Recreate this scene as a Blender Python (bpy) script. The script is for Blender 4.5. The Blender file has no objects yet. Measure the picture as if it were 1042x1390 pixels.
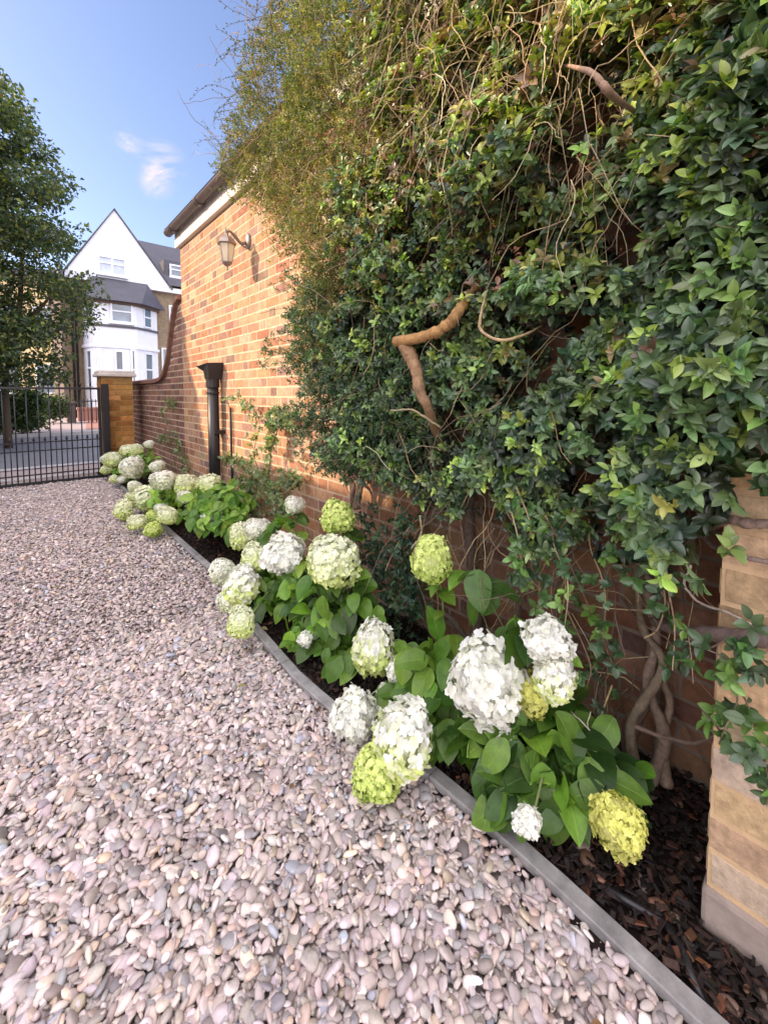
import bpy, math, random
import numpy as np
from mathutils import Vector
rng = np.random.default_rng(7)
random.seed(7)
scene = bpy.context.scene
COL = scene.collection
PI = math.pi

# ------------------------------------------------------------------ view geometry
TH = math.radians(41.8); PT = math.radians(3.3); F = 560.0; EYE = np.array([0, 0, 1.2])
def _rx(a): return np.array([[1, 0, 0], [0, math.cos(a), -math.sin(a)], [0, math.sin(a), math.cos(a)]])
def _rz(a): return np.array([[math.cos(a), -math.sin(a), 0], [math.sin(a), math.cos(a), 0], [0, 0, 1]])
RC = _rz(-TH) @ _rx(PI / 2 - PT)
def ray(x, y): return RC @ np.array([(x - 521) / F, -(y - 567) / F, -1.0])
def ox(x, y, X): d = ray(x, y); return EYE + d * (X / d[0])          # survey helpers: a sight line met with a real plane
def oz(x, y, Z=0.0): d = ray(x, y); return EYE + d * ((Z - EYE[2]) / d[2])
def oy(x, y, Y): d = ray(x, y); return EYE + d * (Y / d[1])
cam_d = bpy.data.cameras.new('camera'); cam = bpy.data.objects.new('camera', cam_d); COL.objects.link(cam)
cam.location = (0, 0, 1.2); cam.rotation_euler = (PI / 2 - PT, 0, -TH)
cam_d.sensor_width = 36; cam_d.lens = F / 1390 * 36; cam_d.shift_y = -(695 - 567) / 1390
cam_d.clip_start = 0.02; cam_d.clip_end = 3000
scene.camera = cam

# ------------------------------------------------------------------ mesh helpers
def mk(name, V, faces, mat, parent=None, col=None, uv=None, smooth=False, loc=None):
    """faces: (M,k) array or list of such arrays / list of tuples"""
    V = np.asarray(V, dtype=np.float32).reshape(-1, 3)
    if isinstance(faces, np.ndarray): fl = [faces]
    elif len(faces) and isinstance(faces[0], np.ndarray) and faces[0].ndim == 2: fl = faces
    else:
        d = {}
        for f in faces: d.setdefault(len(f), []).append(f)
        fl = [np.array(v) for v in d.values()]
    me = bpy.data.meshes.new(name)
    me.vertices.add(len(V))
    if loc is not None: V = V - np.asarray(loc, dtype=np.float32)
    me.vertices.foreach_set('co', V.ravel())
    li = np.concatenate([f.ravel() for f in fl]).astype(np.int32)
    lt = np.concatenate([np.full(len(f), f.shape[1]) for f in fl]).astype(np.int32)
    ls = np.concatenate([[0], np.cumsum(lt)[:-1]]).astype(np.int32)
    me.loops.add(len(li)); me.polygons.add(len(lt))
    me.loops.foreach_set('vertex_index', li)
    me.polygons.foreach_set('loop_start', ls)
    me.polygons.foreach_set('loop_total', lt)
    me.update(calc_edges=True)
    me.polygons.foreach_set('use_smooth', np.full(len(lt), bool(smooth)))
    if col is not None:
        col = np.asarray(col, dtype=np.float32)
        a = me.color_attributes.new('col', 'FLOAT_COLOR', 'POINT')
        c4 = np.ones((len(V), 4), dtype=np.float32); c4[:, :3] = col
        a.data.foreach_set('color', c4.ravel())
    if uv is not None:
        u = me.uv_layers.new(name='UVMap')
        u.data.foreach_set('uv', np.asarray(uv, dtype=np.float32)[li].ravel())
    me.materials.append(mat)
    o = bpy.data.objects.new(name, me); COL.objects.link(o)
    if parent is not None: o.parent = parent
    if loc is not None: o.location = [float(c) for c in loc]
    return o
def tag(o, label=None, cat=None, group=None, kind=None):
    if label: o['label'] = label
    if cat: o['category'] = cat
    if group: o['group'] = group
    if kind: o['kind'] = kind
    return o
def empty(name, label, cat, group=None):
    o = bpy.data.objects.new(name, None); COL.objects.link(o); o.empty_display_size = .1
    return tag(o, label, cat, group)
class MB:
    """collects boxes, tubes, lathes, prisms into one mesh"""
    def __init__(s): s.V = []; s.F = []; s.C = []; s.n = 0
    def add(s, V, faces, c=(1, 1, 1)):
        V = np.asarray(V, float).reshape(-1, 3)
        s.V.append(V); s.F += [tuple(int(i) + s.n for i in f) for f in faces]; s.C.append(np.tile(np.asarray(c, float), (len(V), 1))); s.n += len(V)
    def box(s, a, b, c=(1, 1, 1), bev=0.0):
        (x0, y0, z0), (x1, y1, z1) = a, b
        if bev <= 0:
            s.add([(x0, y0, z0), (x1, y0, z0), (x1, y1, z0), (x0, y1, z0), (x0, y0, z1), (x1, y0, z1), (x1, y1, z1), (x0, y1, z1)],
                  [(0, 3, 2, 1), (4, 5, 6, 7), (0, 1, 5, 4), (1, 2, 6, 5), (2, 3, 7, 6), (3, 0, 4, 7)], c)
        else:
            import bmesh
            bm = bmesh.new(); r = bmesh.ops.create_cube(bm, size=1)
            for v in bm.verts: v.co = ((x0 + x1) / 2 + v.co.x * (x1 - x0), (y0 + y1) / 2 + v.co.y * (y1 - y0), (z0 + z1) / 2 + v.co.z * (z1 - z0))
            bmesh.ops.bevel(bm, geom=bm.edges[:], offset=bev, segments=2, affect='EDGES', profile=.6)
            bm.verts.index_update()
            s.add([v.co[:] for v in bm.verts], [[v.index for v in f.verts] for f in bm.faces], c); bm.free()
    def poly(s, pts, axis, d0, d1, c=(1, 1, 1)):
        """pts (a,b) extruded along axis 'x' or 'y' from d0 to d1"""
        n = len(pts)
        m = (lambda a, b, d: (d, a, b)) if axis == 'x' else (lambda a, b, d: (a, d, b)) if axis == 'y' else (lambda a, b, d: (a, b, d))
        s.add([m(a, b, d0) for a, b in pts] + [m(a, b, d1) for a, b in pts],
              [tuple(range(n))[::-1], tuple(range(n, 2 * n))] + [(i, (i + 1) % n, n + (i + 1) % n, n + i) for i in range(n)], c)
    def tube(s, pts, r, sides=8, c=(1, 1, 1), cap=True):
        P = np.asarray(pts, float); n = len(P)
        r = np.full(n, r) if np.isscalar(r) else np.interp(np.linspace(0, 1, n), np.linspace(0, 1, len(r)), r)
        T = np.gradient(P, axis=0); T /= np.linalg.norm(T, axis=1)[:, None] + 1e-9
        up = np.array([0, 0, 1.]) if abs(T[0, 2]) < .9 else np.array([1., 0, 0])
        A = np.cross(T[0], up); A /= np.linalg.norm(A); V = []
        for i in range(n):
            A = A - T[i] * A.dot(T[i]); A /= np.linalg.norm(A) + 1e-9; B = np.cross(T[i], A)
            for k in range(sides):
                a = 2 * PI * k / sides; V.append(P[i] + r[i] * (A * math.cos(a) + B * math.sin(a)))
        Fs = [(i * sides + k, i * sides + (k + 1) % sides, (i + 1) * sides + (k + 1) % sides, (i + 1) * sides + k) for i in range(n - 1) for k in range(sides)]
        if cap: Fs += [tuple(range(sides))[::-1], tuple((n - 1) * sides + k for k in range(sides))]
        s.add(V, Fs, c)
    def lathe(s, prof, center, sides=16, c=(1, 1, 1), rot=0, sx=1, sy=1):
        V = []; n = len(prof)
        for r, z in prof:
            for k in range(sides):
                a = 2 * PI * k / sides + rot; V.append((center[0] + r * math.cos(a) * sx, center[1] + r * math.sin(a) * sy, center[2] + z))
        Fs = [(i * sides + k, i * sides + (k + 1) % sides, (i + 1) * sides + (k + 1) % sides, (i + 1) * sides + k) for i in range(n - 1) for k in range(sides)]
        Fs += [tuple(range(sides))[::-1], tuple((n - 1) * sides + k for k in range(sides))]
        s.add(V, Fs, c)
    def build(s, name, mat, parent=None, smooth=False):
        o = mk(name, np.concatenate(s.V), s.F, mat, parent, col=np.concatenate(s.C), smooth=smooth)
        return o
def spline(pts, n=24):
    P = [np.asarray(p, float) for p in pts]
    if len(P) == 2: return np.array([P[0] + (P[1] - P[0]) * t for t in np.linspace(0, 1, n)])
    P = [2 * P[0] - P[1]] + P + [2 * P[-1] - P[-2]]; out = []; m = len(P) - 3; per = max(2, n // m)
    for i in range(m):
        a, b, c, d = P[i:i + 4]
        for t in np.linspace(0, 1, per, endpoint=False):
            out.append(.5 * ((2 * b) + (c - a) * t + (2 * a - 5 * b + 4 * c - d) * t * t + (3 * b - a - 3 * c + d) * t ** 3))
    out.append(P[-2]); return np.array(out)

# ------------------------------------------------------------------ materials
def mat_new(name):
    m = bpy.data.materials.new(name); m.use_nodes = True; nt = m.node_tree; nt.nodes.clear()
    out = nt.nodes.new('ShaderNodeOutputMaterial'); p = nt.nodes.new('ShaderNodeBsdfPrincipled')
    nt.links.new(p.outputs[0], out.inputs[0]); return m, nt, p, out
def N(nt, t, **k):
    n = nt.nodes.new(t)
    for a, v in k.items(): setattr(n, a, v)
    return n
def mixrgb(nt, blend, fac, a, b):
    n = N(nt, 'ShaderNodeMix', data_type='RGBA', blend_type=blend)
    for s, v in ((n.inputs[0], fac), (n.inputs[6], a), (n.inputs[7], b)):
        if hasattr(v, 'links'): nt.links.new(v, s)
        elif isinstance(v, (int, float)): s.default_value = v
        else: s.default_value = (*v, 1) if len(v) == 3 else v
    return n.outputs[2]
def noise(nt, scale, detail=4, rough=.6, vec=None, dist=0):
    n = N(nt, 'ShaderNodeTexNoise'); n.inputs['Scale'].default_value = scale; n.inputs['Detail'].default_value = detail
    n.inputs['Roughness'].default_value = rough; n.inputs['Distortion'].default_value = dist
    if vec is None:
        tc = N(nt, 'ShaderNodeTexCoord'); vec = tc.outputs['Object']
    nt.links.new(vec, n.inputs['Vector']); return n
def ramp(nt, src, stops):
    r = N(nt, 'ShaderNodeValToRGB'); e = r.color_ramp.elements
    while len(e) < len(stops): e.new(.5)
    for i, (p, c) in enumerate(stops): e[i].position = p; e[i].color = (*c, 1) if not isinstance(c, (int, float)) else (c, c, c, 1)
    nt.links.new(src, r.inputs[0]); return r.outputs[0]
def bump(nt, p, src, strength, dist=.003):
    b = N(nt, 'ShaderNodeBump'); b.inputs['Strength'].default_value = strength; b.inputs['Distance'].default_value = dist
    nt.links.new(src, b.inputs['Height']); nt.links.new(b.outputs[0], p.inputs['Normal']); return b
def surf(name, base=(.5, .5, .5), rough=.6, var=.3, scale=8, bstr=.2, bscale=40, attr=False, metal=0, spec=.5, stain=0):
    m, nt, p, out = mat_new(name)
    n1 = noise(nt, scale, 6, .65); r1 = ramp(nt, n1.outputs[0], [(.25, 1 - var), (.75, 1 + var * .4)])
    if attr:
        a = N(nt, 'ShaderNodeAttribute', attribute_name='col'); b = a.outputs['Color']
    else: b = base
    c = mixrgb(nt, 'MULTIPLY', 1.0, b, r1)
    if stain:
        n3 = noise(nt, scale * .23, 5, .7); c = mixrgb(nt, 'MULTIPLY', stain, c, ramp(nt, n3.outputs[0], [(.3, .35), (.6, 1.0)]))
    nt.links.new(c, p.inputs['Base Color'])
    p.inputs['Roughness'].default_value = rough; p.inputs['Metallic'].default_value = metal; p.inputs['Specular IOR Level'].default_value = spec
    if bstr: n2 = noise(nt, bscale, 5, .6); bump(nt, p, n2.outputs[0], bstr)
    return m
def leafmat(name, rough=.4, trans=.25, vein=True, spec=.5, tcol=(1.2, 1.5, .4)):
    m, nt, p, out = mat_new(name)
    a = N(nt, 'ShaderNodeAttribute', attribute_name='col'); c = a.outputs['Color']
    tc = N(nt, 'ShaderNodeTexCoord'); n1 = noise(nt, 35, 3, .5)
    c = mixrgb(nt, 'MULTIPLY', .8, c, ramp(nt, n1.outputs[0], [(.3, .7), (.7, 1.15)]))
    if vein:
        n5 = noise(nt, 14, 6, .7); c = mixrgb(nt, 'MIX', ramp(nt, n5.outputs[0], [(.64, 0.0), (.74, .5)]), c, (.24, .22, .05))
    if vein:
        sp = N(nt, 'ShaderNodeSeparateXYZ'); nt.links.new(tc.outputs['UV'], sp.inputs[0])
        ab = N(nt, 'ShaderNodeMath', operation='SUBTRACT'); nt.links.new(sp.outputs[0], ab.inputs[0]); ab.inputs[1].default_value = .5
        ab2 = N(nt, 'ShaderNodeMath', operation='ABSOLUTE'); nt.links.new(ab.outputs[0], ab2.inputs[0])
        mid = N(nt, 'ShaderNodeMapRange'); mid.inputs[1].default_value = .012; mid.inputs[2].default_value = .04; mid.inputs[3].default_value = 1; mid.inputs[4].default_value = 0
        nt.links.new(ab2.outputs[0], mid.inputs[0])
        # side veins:  v - 0.7|u|  repeated
        k = N(nt, 'ShaderNodeMath', operation='MULTIPLY_ADD'); nt.links.new(ab2.outputs[0], k.inputs[0]); k.inputs[1].default_value = -.75; nt.links.new(sp.outputs[1], k.inputs[2])
        k2 = N(nt, 'ShaderNodeMath', operation='MULTIPLY'); nt.links.new(k.outputs[0], k2.inputs[0]); k2.inputs[1].default_value = 7
        k3 = N(nt, 'ShaderNodeMath', operation='FRACT'); nt.links.new(k2.outputs[0], k3.inputs[0])
        side = N(nt, 'ShaderNodeMapRange'); side.inputs[1].default_value = .0; side.inputs[2].default_value = .16; side.inputs[3].default_value = .55; side.inputs[4].default_value = 0
        nt.links.new(k3.outputs[0], side.inputs[0])
        mx = N(nt, 'ShaderNodeMath', operation='MAXIMUM'); nt.links.new(mid.outputs[0], mx.inputs[0]); nt.links.new(side.outputs[0], mx.inputs[1])
        f = N(nt, 'ShaderNodeMath', operation='MULTIPLY'); nt.links.new(mx.outputs[0], f.inputs[0]); f.inputs[1].default_value = .4
        c2 = mixrgb(nt, 'MULTIPLY', 1.0, c, (1.7, 1.5, 1.5)); c = mixrgb(nt, 'MIX', f.outputs[0], c, c2)
        bump(nt, p, mx.outputs[0], .5, -.0015)
    nt.links.new(c, p.inputs['Base Color']); p.inputs['Roughness'].default_value = rough; p.inputs['Specular IOR Level'].default_value = spec
    if trans:
        t = N(nt, 'ShaderNodeBsdfTranslucent'); tcn = mixrgb(nt, 'MULTIPLY', 1.0, c, tcol); nt.links.new(tcn, t.inputs[0])
        ms = N(nt, 'ShaderNodeMixShader'); ms.inputs[0].default_value = trans
        nt.links.new(p.outputs[0], ms.inputs[1]); nt.links.new(t.outputs[0], ms.inputs[2]); nt.links.new(ms.outputs[0], out.inputs[0])
    return m
def glassmat(name, base=(.12, .16, .2)):
    m, nt, p, out = mat_new(name)
    n = noise(nt, 1.5, 2, .5); c = ramp(nt, n.outputs[0], [(.4, base), (.65, tuple(b * 1.8 for b in base))])
    nt.links.new(c, p.inputs['Base Color']); p.inputs['Roughness'].default_value = .08; p.inputs['Specular IOR Level'].default_value = .8
    return m
M_brick = surf('brick', attr=True, rough=.92, var=.4, scale=26, bstr=.8, bscale=150, spec=.15, stain=.45)
M_mortar = surf('mortar', (.58, .46, .33), .95, .3, 12, .5, 160, spec=.1)
def mortar2():  # mortar coloured darker towards the near end, painting the cavity shade behind the climbers
    m, nt, p, out = mat_new('mortar_shaded'); tc = N(nt, 'ShaderNodeTexCoord'); sp = N(nt, 'ShaderNodeSeparateXYZ'); nt.links.new(tc.outputs['Object'], sp.inputs[0])
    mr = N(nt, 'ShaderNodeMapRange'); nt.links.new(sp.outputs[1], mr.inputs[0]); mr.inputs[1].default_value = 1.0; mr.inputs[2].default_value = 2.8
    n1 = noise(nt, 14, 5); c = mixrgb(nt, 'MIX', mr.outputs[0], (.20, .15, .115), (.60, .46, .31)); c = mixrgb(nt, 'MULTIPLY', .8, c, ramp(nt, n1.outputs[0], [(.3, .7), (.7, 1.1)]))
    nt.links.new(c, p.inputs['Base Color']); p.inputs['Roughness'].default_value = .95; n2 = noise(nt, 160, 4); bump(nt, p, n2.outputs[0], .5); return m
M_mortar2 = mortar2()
M_pmortar = surf('pier_mortar', (.60, .42, .25), .95, .35, 14, .6, 160, spec=.1)
M_black = surf('black_paint', (.012, .012, .016), .35, .25, 30, .05, 60)
M_black2 = surf('black_plastic', (.016, .015, .018), .45, .45, 10, .05, 30)
M_gutter = surf('grey_gutter', (.10, .08, .085), .4, .25, 12, .05, 40)
M_white = surf('white_paint', (.72, .76, .84), .55, .08, 2, .08, 30)
M_fascia = surf('fascia_paint', (.75, .70, .62), .5, .12, 6, .1, 40)
M_stone = surf('cap_stone', (.62, .56, .50), .8, .25, 9, .3, 80, stain=.3)
M_edge = surf('edging_stone', (.34, .325, .32), .8, .5, 18, .3, 120, stain=.6)
M_slate = surf('slate', (.075, .075, .095), .55, .3, 3, .3, 12)
M_yellow = surf('stock_brick', (.26, .20, .13), .9, .35, 6, .3, 14)
M_cream = surf('cream_render', (.62, .48, .25), .8, .2, 1.5, .1, 20)
M_darkbrick = surf('dark_brick', (.14, .10, .085), .9, .3, 3, .2, 14)
M_road = surf('asphalt', (.16, .16, .18), .85, .25, 3, .3, 120)
M_pave = surf('paving', (.36, .29, .28), .85, .3, 1.2, .2, 30)
M_kerb = surf('kerb', (.42, .40, .40), .8, .2, 5, .2, 40)
M_red = surf('red_tile', (.34, .16, .12), .7, .25, 3, .1, 30)
M_ground = surf('ground', (.30, .25, .25), .9, .35, 30, .6, 60)
M_glass = glassmat('window_glass')
M_glass2 = glassmat('dark_glass', (.05, .07, .09))
M_curtain = surf('curtain', (.55, .62, .75), .8, .3, 3, 0)
M_pebble = surf('pebble', attr=True, rough=.48, var=.22, scale=90, bstr=.08, bscale=300, spec=.35)
M_soil = surf('soil', (.016, .010, .008), .95, .5, 25, 1.0, 90, spec=.2)
M_chip = surf('bark_chip', attr=True, rough=.75, var=.5, scale=120, bstr=.3, bscale=200, spec=.3)
M_bark = surf('bark', attr=True, rough=.85, var=.5, scale=60, bstr=1.0, bscale=150, spec=.2)
M_wood = surf('pale_wood', attr=True, rough=.75, var=.5, scale=45, bstr=1.0, bscale=140, spec=.2, stain=.5)
M_leaf = leafmat('climber_leaf', .30, .18, True, .7)
M_leaf_s = leafmat('small_leaf', .5, .3, False)
M_hleaf = leafmat('hydrangea_leaf', .45, .34, True)
M_petal = leafmat('petal', .6, .30, False, .2, (1.1, 1.15, .9))
M_hcore = surf('flower_core', attr=True, rough=.8, var=.3, scale=60, bstr=0)
M_tree = leafmat('tree_leaf', .55, .35, False)
M_stem = surf('green_stem', attr=True, rough=.6, var=.3, scale=50, bstr=.1)
M_lampmetal = surf('lamp_metal', (.30, .25, .22), .4, .3, 30, .1, 60, metal=.4)
def lampglass():
    m, nt, p, out = mat_new('lamp_glass'); p.inputs['Base Color'].default_value = (.85, .80, .66, 1); p.inputs['Roughness'].default_value = .25
    t = N(nt, 'ShaderNodeBsdfTranslucent'); t.inputs[0].default_value = (.95, .88, .7, 1); ms = N(nt, 'ShaderNodeMixShader'); ms.inputs[0].default_value = .5
    nt.links.new(p.outputs[0], ms.inputs[1]); nt.links.new(t.outputs[0], ms.inputs[2]); nt.links.new(ms.outputs[0], out.inputs[0]); return m
M_lglass = lampglass()

# ------------------------------------------------------------------ vectorised scatter meshes
def unit(v): return v / (np.linalg.norm(v, axis=-1, keepdims=True) + 1e-9)
def leaf_template(rows=5, cols=3, prof=None, fold=.18, curl=.25):
    t = np.linspace(0, 1, rows)
    w = np.interp(t, np.linspace(0, 1, len(prof)), prof) if prof is not None else np.sin(PI * np.clip(t, .02, .98)) ** .8
    V = []; U = []
    for i in range(rows):
        for j in range(cols):
            s = -1 + 2 * j / (cols - 1)
            V.append((s * w[i] * .5, t[i], fold * abs(s) * w[i] * .5 - curl * t[i] ** 2)); U.append((.5 + s * .5 * max(w[i], .05), t[i]))
    Fq = [(i * cols + j, i * cols + j + 1, (i + 1) * cols + j + 1, (i + 1) * cols + j) for i in range(rows - 1) for j in range(cols - 1)]
    return np.array(V), np.array(Fq), np.array(U)
OVAL = [.05, .55, .92, 1, .92, .62, .04]
OVATE = [.18, .74, .96, 1, .93, .76, .5, .02]
LT = leaf_template(7, 3, OVAL, .28, .22)
LT_S = leaf_template(3, 3, [.05, 1, .05], .4, .2)
LT_H = leaf_template(11, 5, OVATE, .16, .30)
def scatter_leaves(name, P, D, Nn, L, W, C, mat, parent, tmpl=LT, smooth=True, wav=0):
    T, Fq, U = tmpl; n = len(P); D = unit(D); S = unit(np.cross(D, Nn)); Nn = np.cross(S, D)
    wx = T[None, :, 0, None] * W[:, None, None]; ly = T[None, :, 1, None] * L[:, None, None]; lz = T[None, :, 2, None] * L[:, None, None]
    if wav: lz = lz + (wav * np.sin(T[None, :, 1, None] * 9 + rng.random((n, 1, 1)) * 6) * np.abs(T[None, :, 0, None]) * L[:, None, None])
    V = P[:, None, :] + wx * S[:, None, :] + ly * D[:, None, :] + lz * Nn[:, None, :]
    k = len(T); Fa = (Fq[None] + (np.arange(n) * k)[:, None, None]).reshape(-1, 4)
    Cc = np.repeat(C, k, axis=0); Uu = np.tile(U, (n, 1))
    return mk(name, V.reshape(-1, 3), Fa, mat, parent, col=Cc, uv=Uu, smooth=smooth)
def pal(cols, n, w=None, jit=.12, cj=.35):
    cols = np.array(cols, float); i = rng.choice(len(cols), n, p=None if w is None else np.array(w) / np.sum(w))
    return np.clip(cols[i] * (1 + rng.normal(0, jit, (n, 1))) * (1 + rng.normal(0, jit * cj, (n, 3))), .004, .95)
def ico(sub):
    import bmesh
    bm = bmesh.new(); bmesh.ops.create_icosphere(bm, subdivisions=sub, radius=1); bm.verts.index_update()
    V = np.array([v.co[:] for v in bm.verts]); Fa = np.array([[v.index for v in f.verts] for f in bm.faces]); bm.free(); return V, Fa
def pebbles(name, P, size, C, sub, mat, tilt=.5, parent=None, flat=.42):
    T, Fa = ico(sub); n = len(P)
    a = size * np.clip(rng.lognormal(0, .30, n), .5, 2.0); b = a * rng.uniform(.42, .82, n); c = a * flat * rng.uniform(.7, 1.3, n)
    T3 = np.tile(T[None], (n, 1, 1)); ph = rng.random((n, 3)) * 6.28
    lump = 1 + .15 * np.sin(T3[:, :, 0] * 2.2 + ph[:, None, 0]) + .14 * np.sin(T3[:, :, 1] * 2.6 + ph[:, None, 1]) + .08 * np.sin(T3[:, :, 0] * 4 + T3[:, :, 1] * 4 + ph[:, None, 2])
    T3 = T3 * lump[:, :, None]
    T3 = np.sign(T3) * np.abs(T3) ** .92
    T3 = T3 * np.stack([a, b, c], 1)[:, None, :]
    az = rng.random(n) * 2 * PI; t1 = rng.normal(0, tilt, n); t2 = rng.normal(0, tilt, n)
    def rot(v, i, j, ang):
        o = v.copy(); cs = np.cos(ang)[:, None]; sn = np.sin(ang)[:, None]
        o[:, :, i] = v[:, :, i] * cs - v[:, :, j] * sn; o[:, :, j] = v[:, :, i] * sn + v[:, :, j] * cs; return o
    T3 = rot(T3, 1, 2, t1); T3 = rot(T3, 0, 2, t2); T3 = rot(T3, 0, 1, az)
    V = P[:, None, :] + T3; k = len(T)
    Fx = (Fa[None] + (np.arange(n) * k)[:, None, None]).reshape(-1, 3)
    return mk(name, V.reshape(-1, 3), Fx, mat, parent, col=np.repeat(C, k, axis=0), smooth=True)
def inpoly(x, y, poly):
    poly = np.asarray(poly); r = np.zeros(len(x), bool); n = len(poly)
    for i in range(n):
        x0, y0 = poly[i]; x1, y1 = poly[(i + 1) % n]
        c = ((y0 > y) != (y1 > y)) & (x < (x1 - x0) * (y - y0) / (y1 - y0 + 1e-12) + x0); r ^= c
    return r
def vnoise(x, y, seed=0, sc=1.0):
    """cheap smooth value noise in 2-D, about -1..1"""
    o = np.zeros_like(x); r = np.random.default_rng(seed)
    for k in range(7):
        a = r.random() * 2 * PI; f = sc * (0.7 + 1.7 * r.random()) * (1 + k * .35); o += np.sin((x * math.cos(a) + y * math.sin(a)) * f + r.random() * 6.28 + .8 * np.sin(y * f * .6 + k)) / (1 + k * .25)
    return o / 3.0

# ------------------------------------------------------------------ layout constants
WX = 1.54            # face of the long wall
YC = 5.36            # end corner of the outbuilding
YG = 7.2             # gate line
ZE = 2.93            # eaves
CH = .0785           # brick course
EDGE = [(-1.2, .925), (.15, .925), (.5, .935), (.85, .92), (1.15, .85), (1.5, .83), (2.0, .86), (2.8, .945), (3.8, .945), (5, .96), (7.15, .98)]
def edge_x(y): return np.interp(y, [e[0] for e in EDGE], [e[1] for e in EDGE])

# ------------------------------------------------------------------ brickwork
BR_SUN = [(.49, .26, .15), (.53, .31, .19), (.45, .22, .13), (.55, .34, .22), (.37, .21, .16), (.50, .29, .19), (.33, .20, .165)]
BR_W = [6, 5, 4, 4, 2.4, 4, 1.6]
def brick_face(name, y0, y1, z0, topf, X, mat, parent, cols, w, course=CH, L=.232, joint=.012, proud=.002, header=True, tone=None):
    """bricks on the plane x = X facing -X, real relief"""
    V = []; Fs = []; C = []; k = 0; nz = int((max(topf(y0), topf(y1), topf((y0 + y1) / 2)) - z0) / course) + 1
    zz = z0
    for r in range(nz):
        y = y0 - (r % 2) * L * .75 if header else y1 - 9 * L - (r % 2) * L * .5; i = 0
        while y < y1:
            ln = L if (i % 2 == 0 or not header) else L * .5
            a = max(y + joint / 2, y0); b = min(y + ln - joint / 2, y1); y += ln; i += 1
            if b - a < .02: continue
            za = zz + joint / 2; zb = zz + course - joint / 2
            ta, tb = min(zb, topf(a)), min(zb, topf(b))
            if ta <= za + .005 and tb <= za + .005: continue
            ta = max(ta, za + .002); tb = max(tb, za + .002)
            j = lambda s=.0016: random.uniform(-s, s); e = .0016; pr = proud + random.uniform(-.0008, .001)
            o = [(a + j(), za + j()), (b + j(), za + j()), (b + j(), tb + j()), (a + j(), ta + j())]
            cy = (a + b) / 2; cz = (za + (ta + tb) / 2) / 2
            n_ = [(yy + (e if yy < cy else -e), z_ + (e if z_ < cz else -e)) for yy, z_ in o]
            V += [(X + .004, yy, z_) for yy, z_ in o] + [(X - pr, yy, z_) for yy, z_ in n_]
            Fs += [(k + 4, k + 7, k + 6, k + 5)] + [(k + q, k + 4 + q, k + 4 + (q + 1) % 4, k + (q + 1) % 4) for q in range(4)]
            c = pal(cols, 1, w, .12)[0]
            if tone is not None: c = c * tone(cy, cz)
            C += [c] * 8; k += 8
        zz += course
    return mk(name, V, Fs, mat, parent, col=np.array(C))

# ---- outbuilding with long wall, eaves, roof
bld = empty('outbuilding', 'low orange brick outbuilding with white fascia and sunlit wall behind the climbers', 'building')
b = MB(); b.box((WX, -1.6, -.1), (WX + .22, YC, ZE)); b.box((WX + .22, YC - .22, -.1), (WX + 3.2, YC, ZE)); b.box((WX + 3.2, -1.6, -.1), (WX + 3.42, YC, ZE)); b.box((WX + .22, -1.6, -.1), (WX + 3.2, -1.38, ZE))
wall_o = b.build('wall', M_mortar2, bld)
brick_face('brickwork', -1.6, YC, .0, lambda y: ZE - .005, WX, M_brick, bld, BR_SUN, BR_W, proud=.0015, joint=.0105, tone=lambda y, z: np.array([.50, .46, .44]) + np.array([.50, .54, .56]) * min(1, max(0, (y - 1.2) / 1.5)))  # near bricks darkened in colour to paint the cavity shade under the climbers
# corner return bricks (facing +Y, seen from the side)
V = []; Fs = []; C = []; k = 0
for r in range(int(ZE / CH)):
    x = WX + .002 + (r % 2) * .116
    while x < WX + 3.3:
        a, c2, za, zb = x + .006, min(x + .226, WX + 3.42), r * CH + .006, (r + 1) * CH - .006
        V += [(a, YC - .002, za), (c2, YC - .002, za), (c2, YC - .002, zb), (a, YC - .002, zb), (a + .005, YC + .006, za + .005), (c2 - .005, YC + .006, za + .005), (c2 - .005, YC + .006, zb - .005), (a + .005, YC + .006, zb - .005)]
        Fs += [(k + 4, k + 5, k + 6, k + 7)] + [(k + q, k + (q + 1) % 4, k + 4 + (q + 1) % 4, k + 4 + q) for q in range(4)]
        C += [pal(BR_SUN, 1, BR_W)[0]] * 8; k += 8; x += .232
mk('end_brickwork', V, Fs, M_brick, bld, col=np.array(C))
b = MB(); b.box((WX - .045, -1.6, ZE + .002), (WX + .10, YC + .05, ZE + .165), bev=.006); b.build('fascia', M_fascia, bld)
b = MB(); b.box((WX - .052, -1.6, ZE + .168), (WX + .02, YC + .06, ZE + .178)); b.build('soffit', M_fascia, bld)
# roof
b = MB()
rz = ZE + .20; xr = WX + 1.71
b.add([(WX - .15, -1.65, rz), (WX - .15, YC + .08, rz), (xr, YC + .08, rz + 1.0), (xr, -1.65, rz + 1.0), (WX + 3.57, -1.65, rz), (WX + 3.57, YC + .08, rz)],
      [(0, 3, 2, 1), (3, 4, 5, 2), (1, 2, 5), (0, 4, 3), (0, 1, 5, 4)])
b.build('roof', M_slate, bld)
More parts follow.
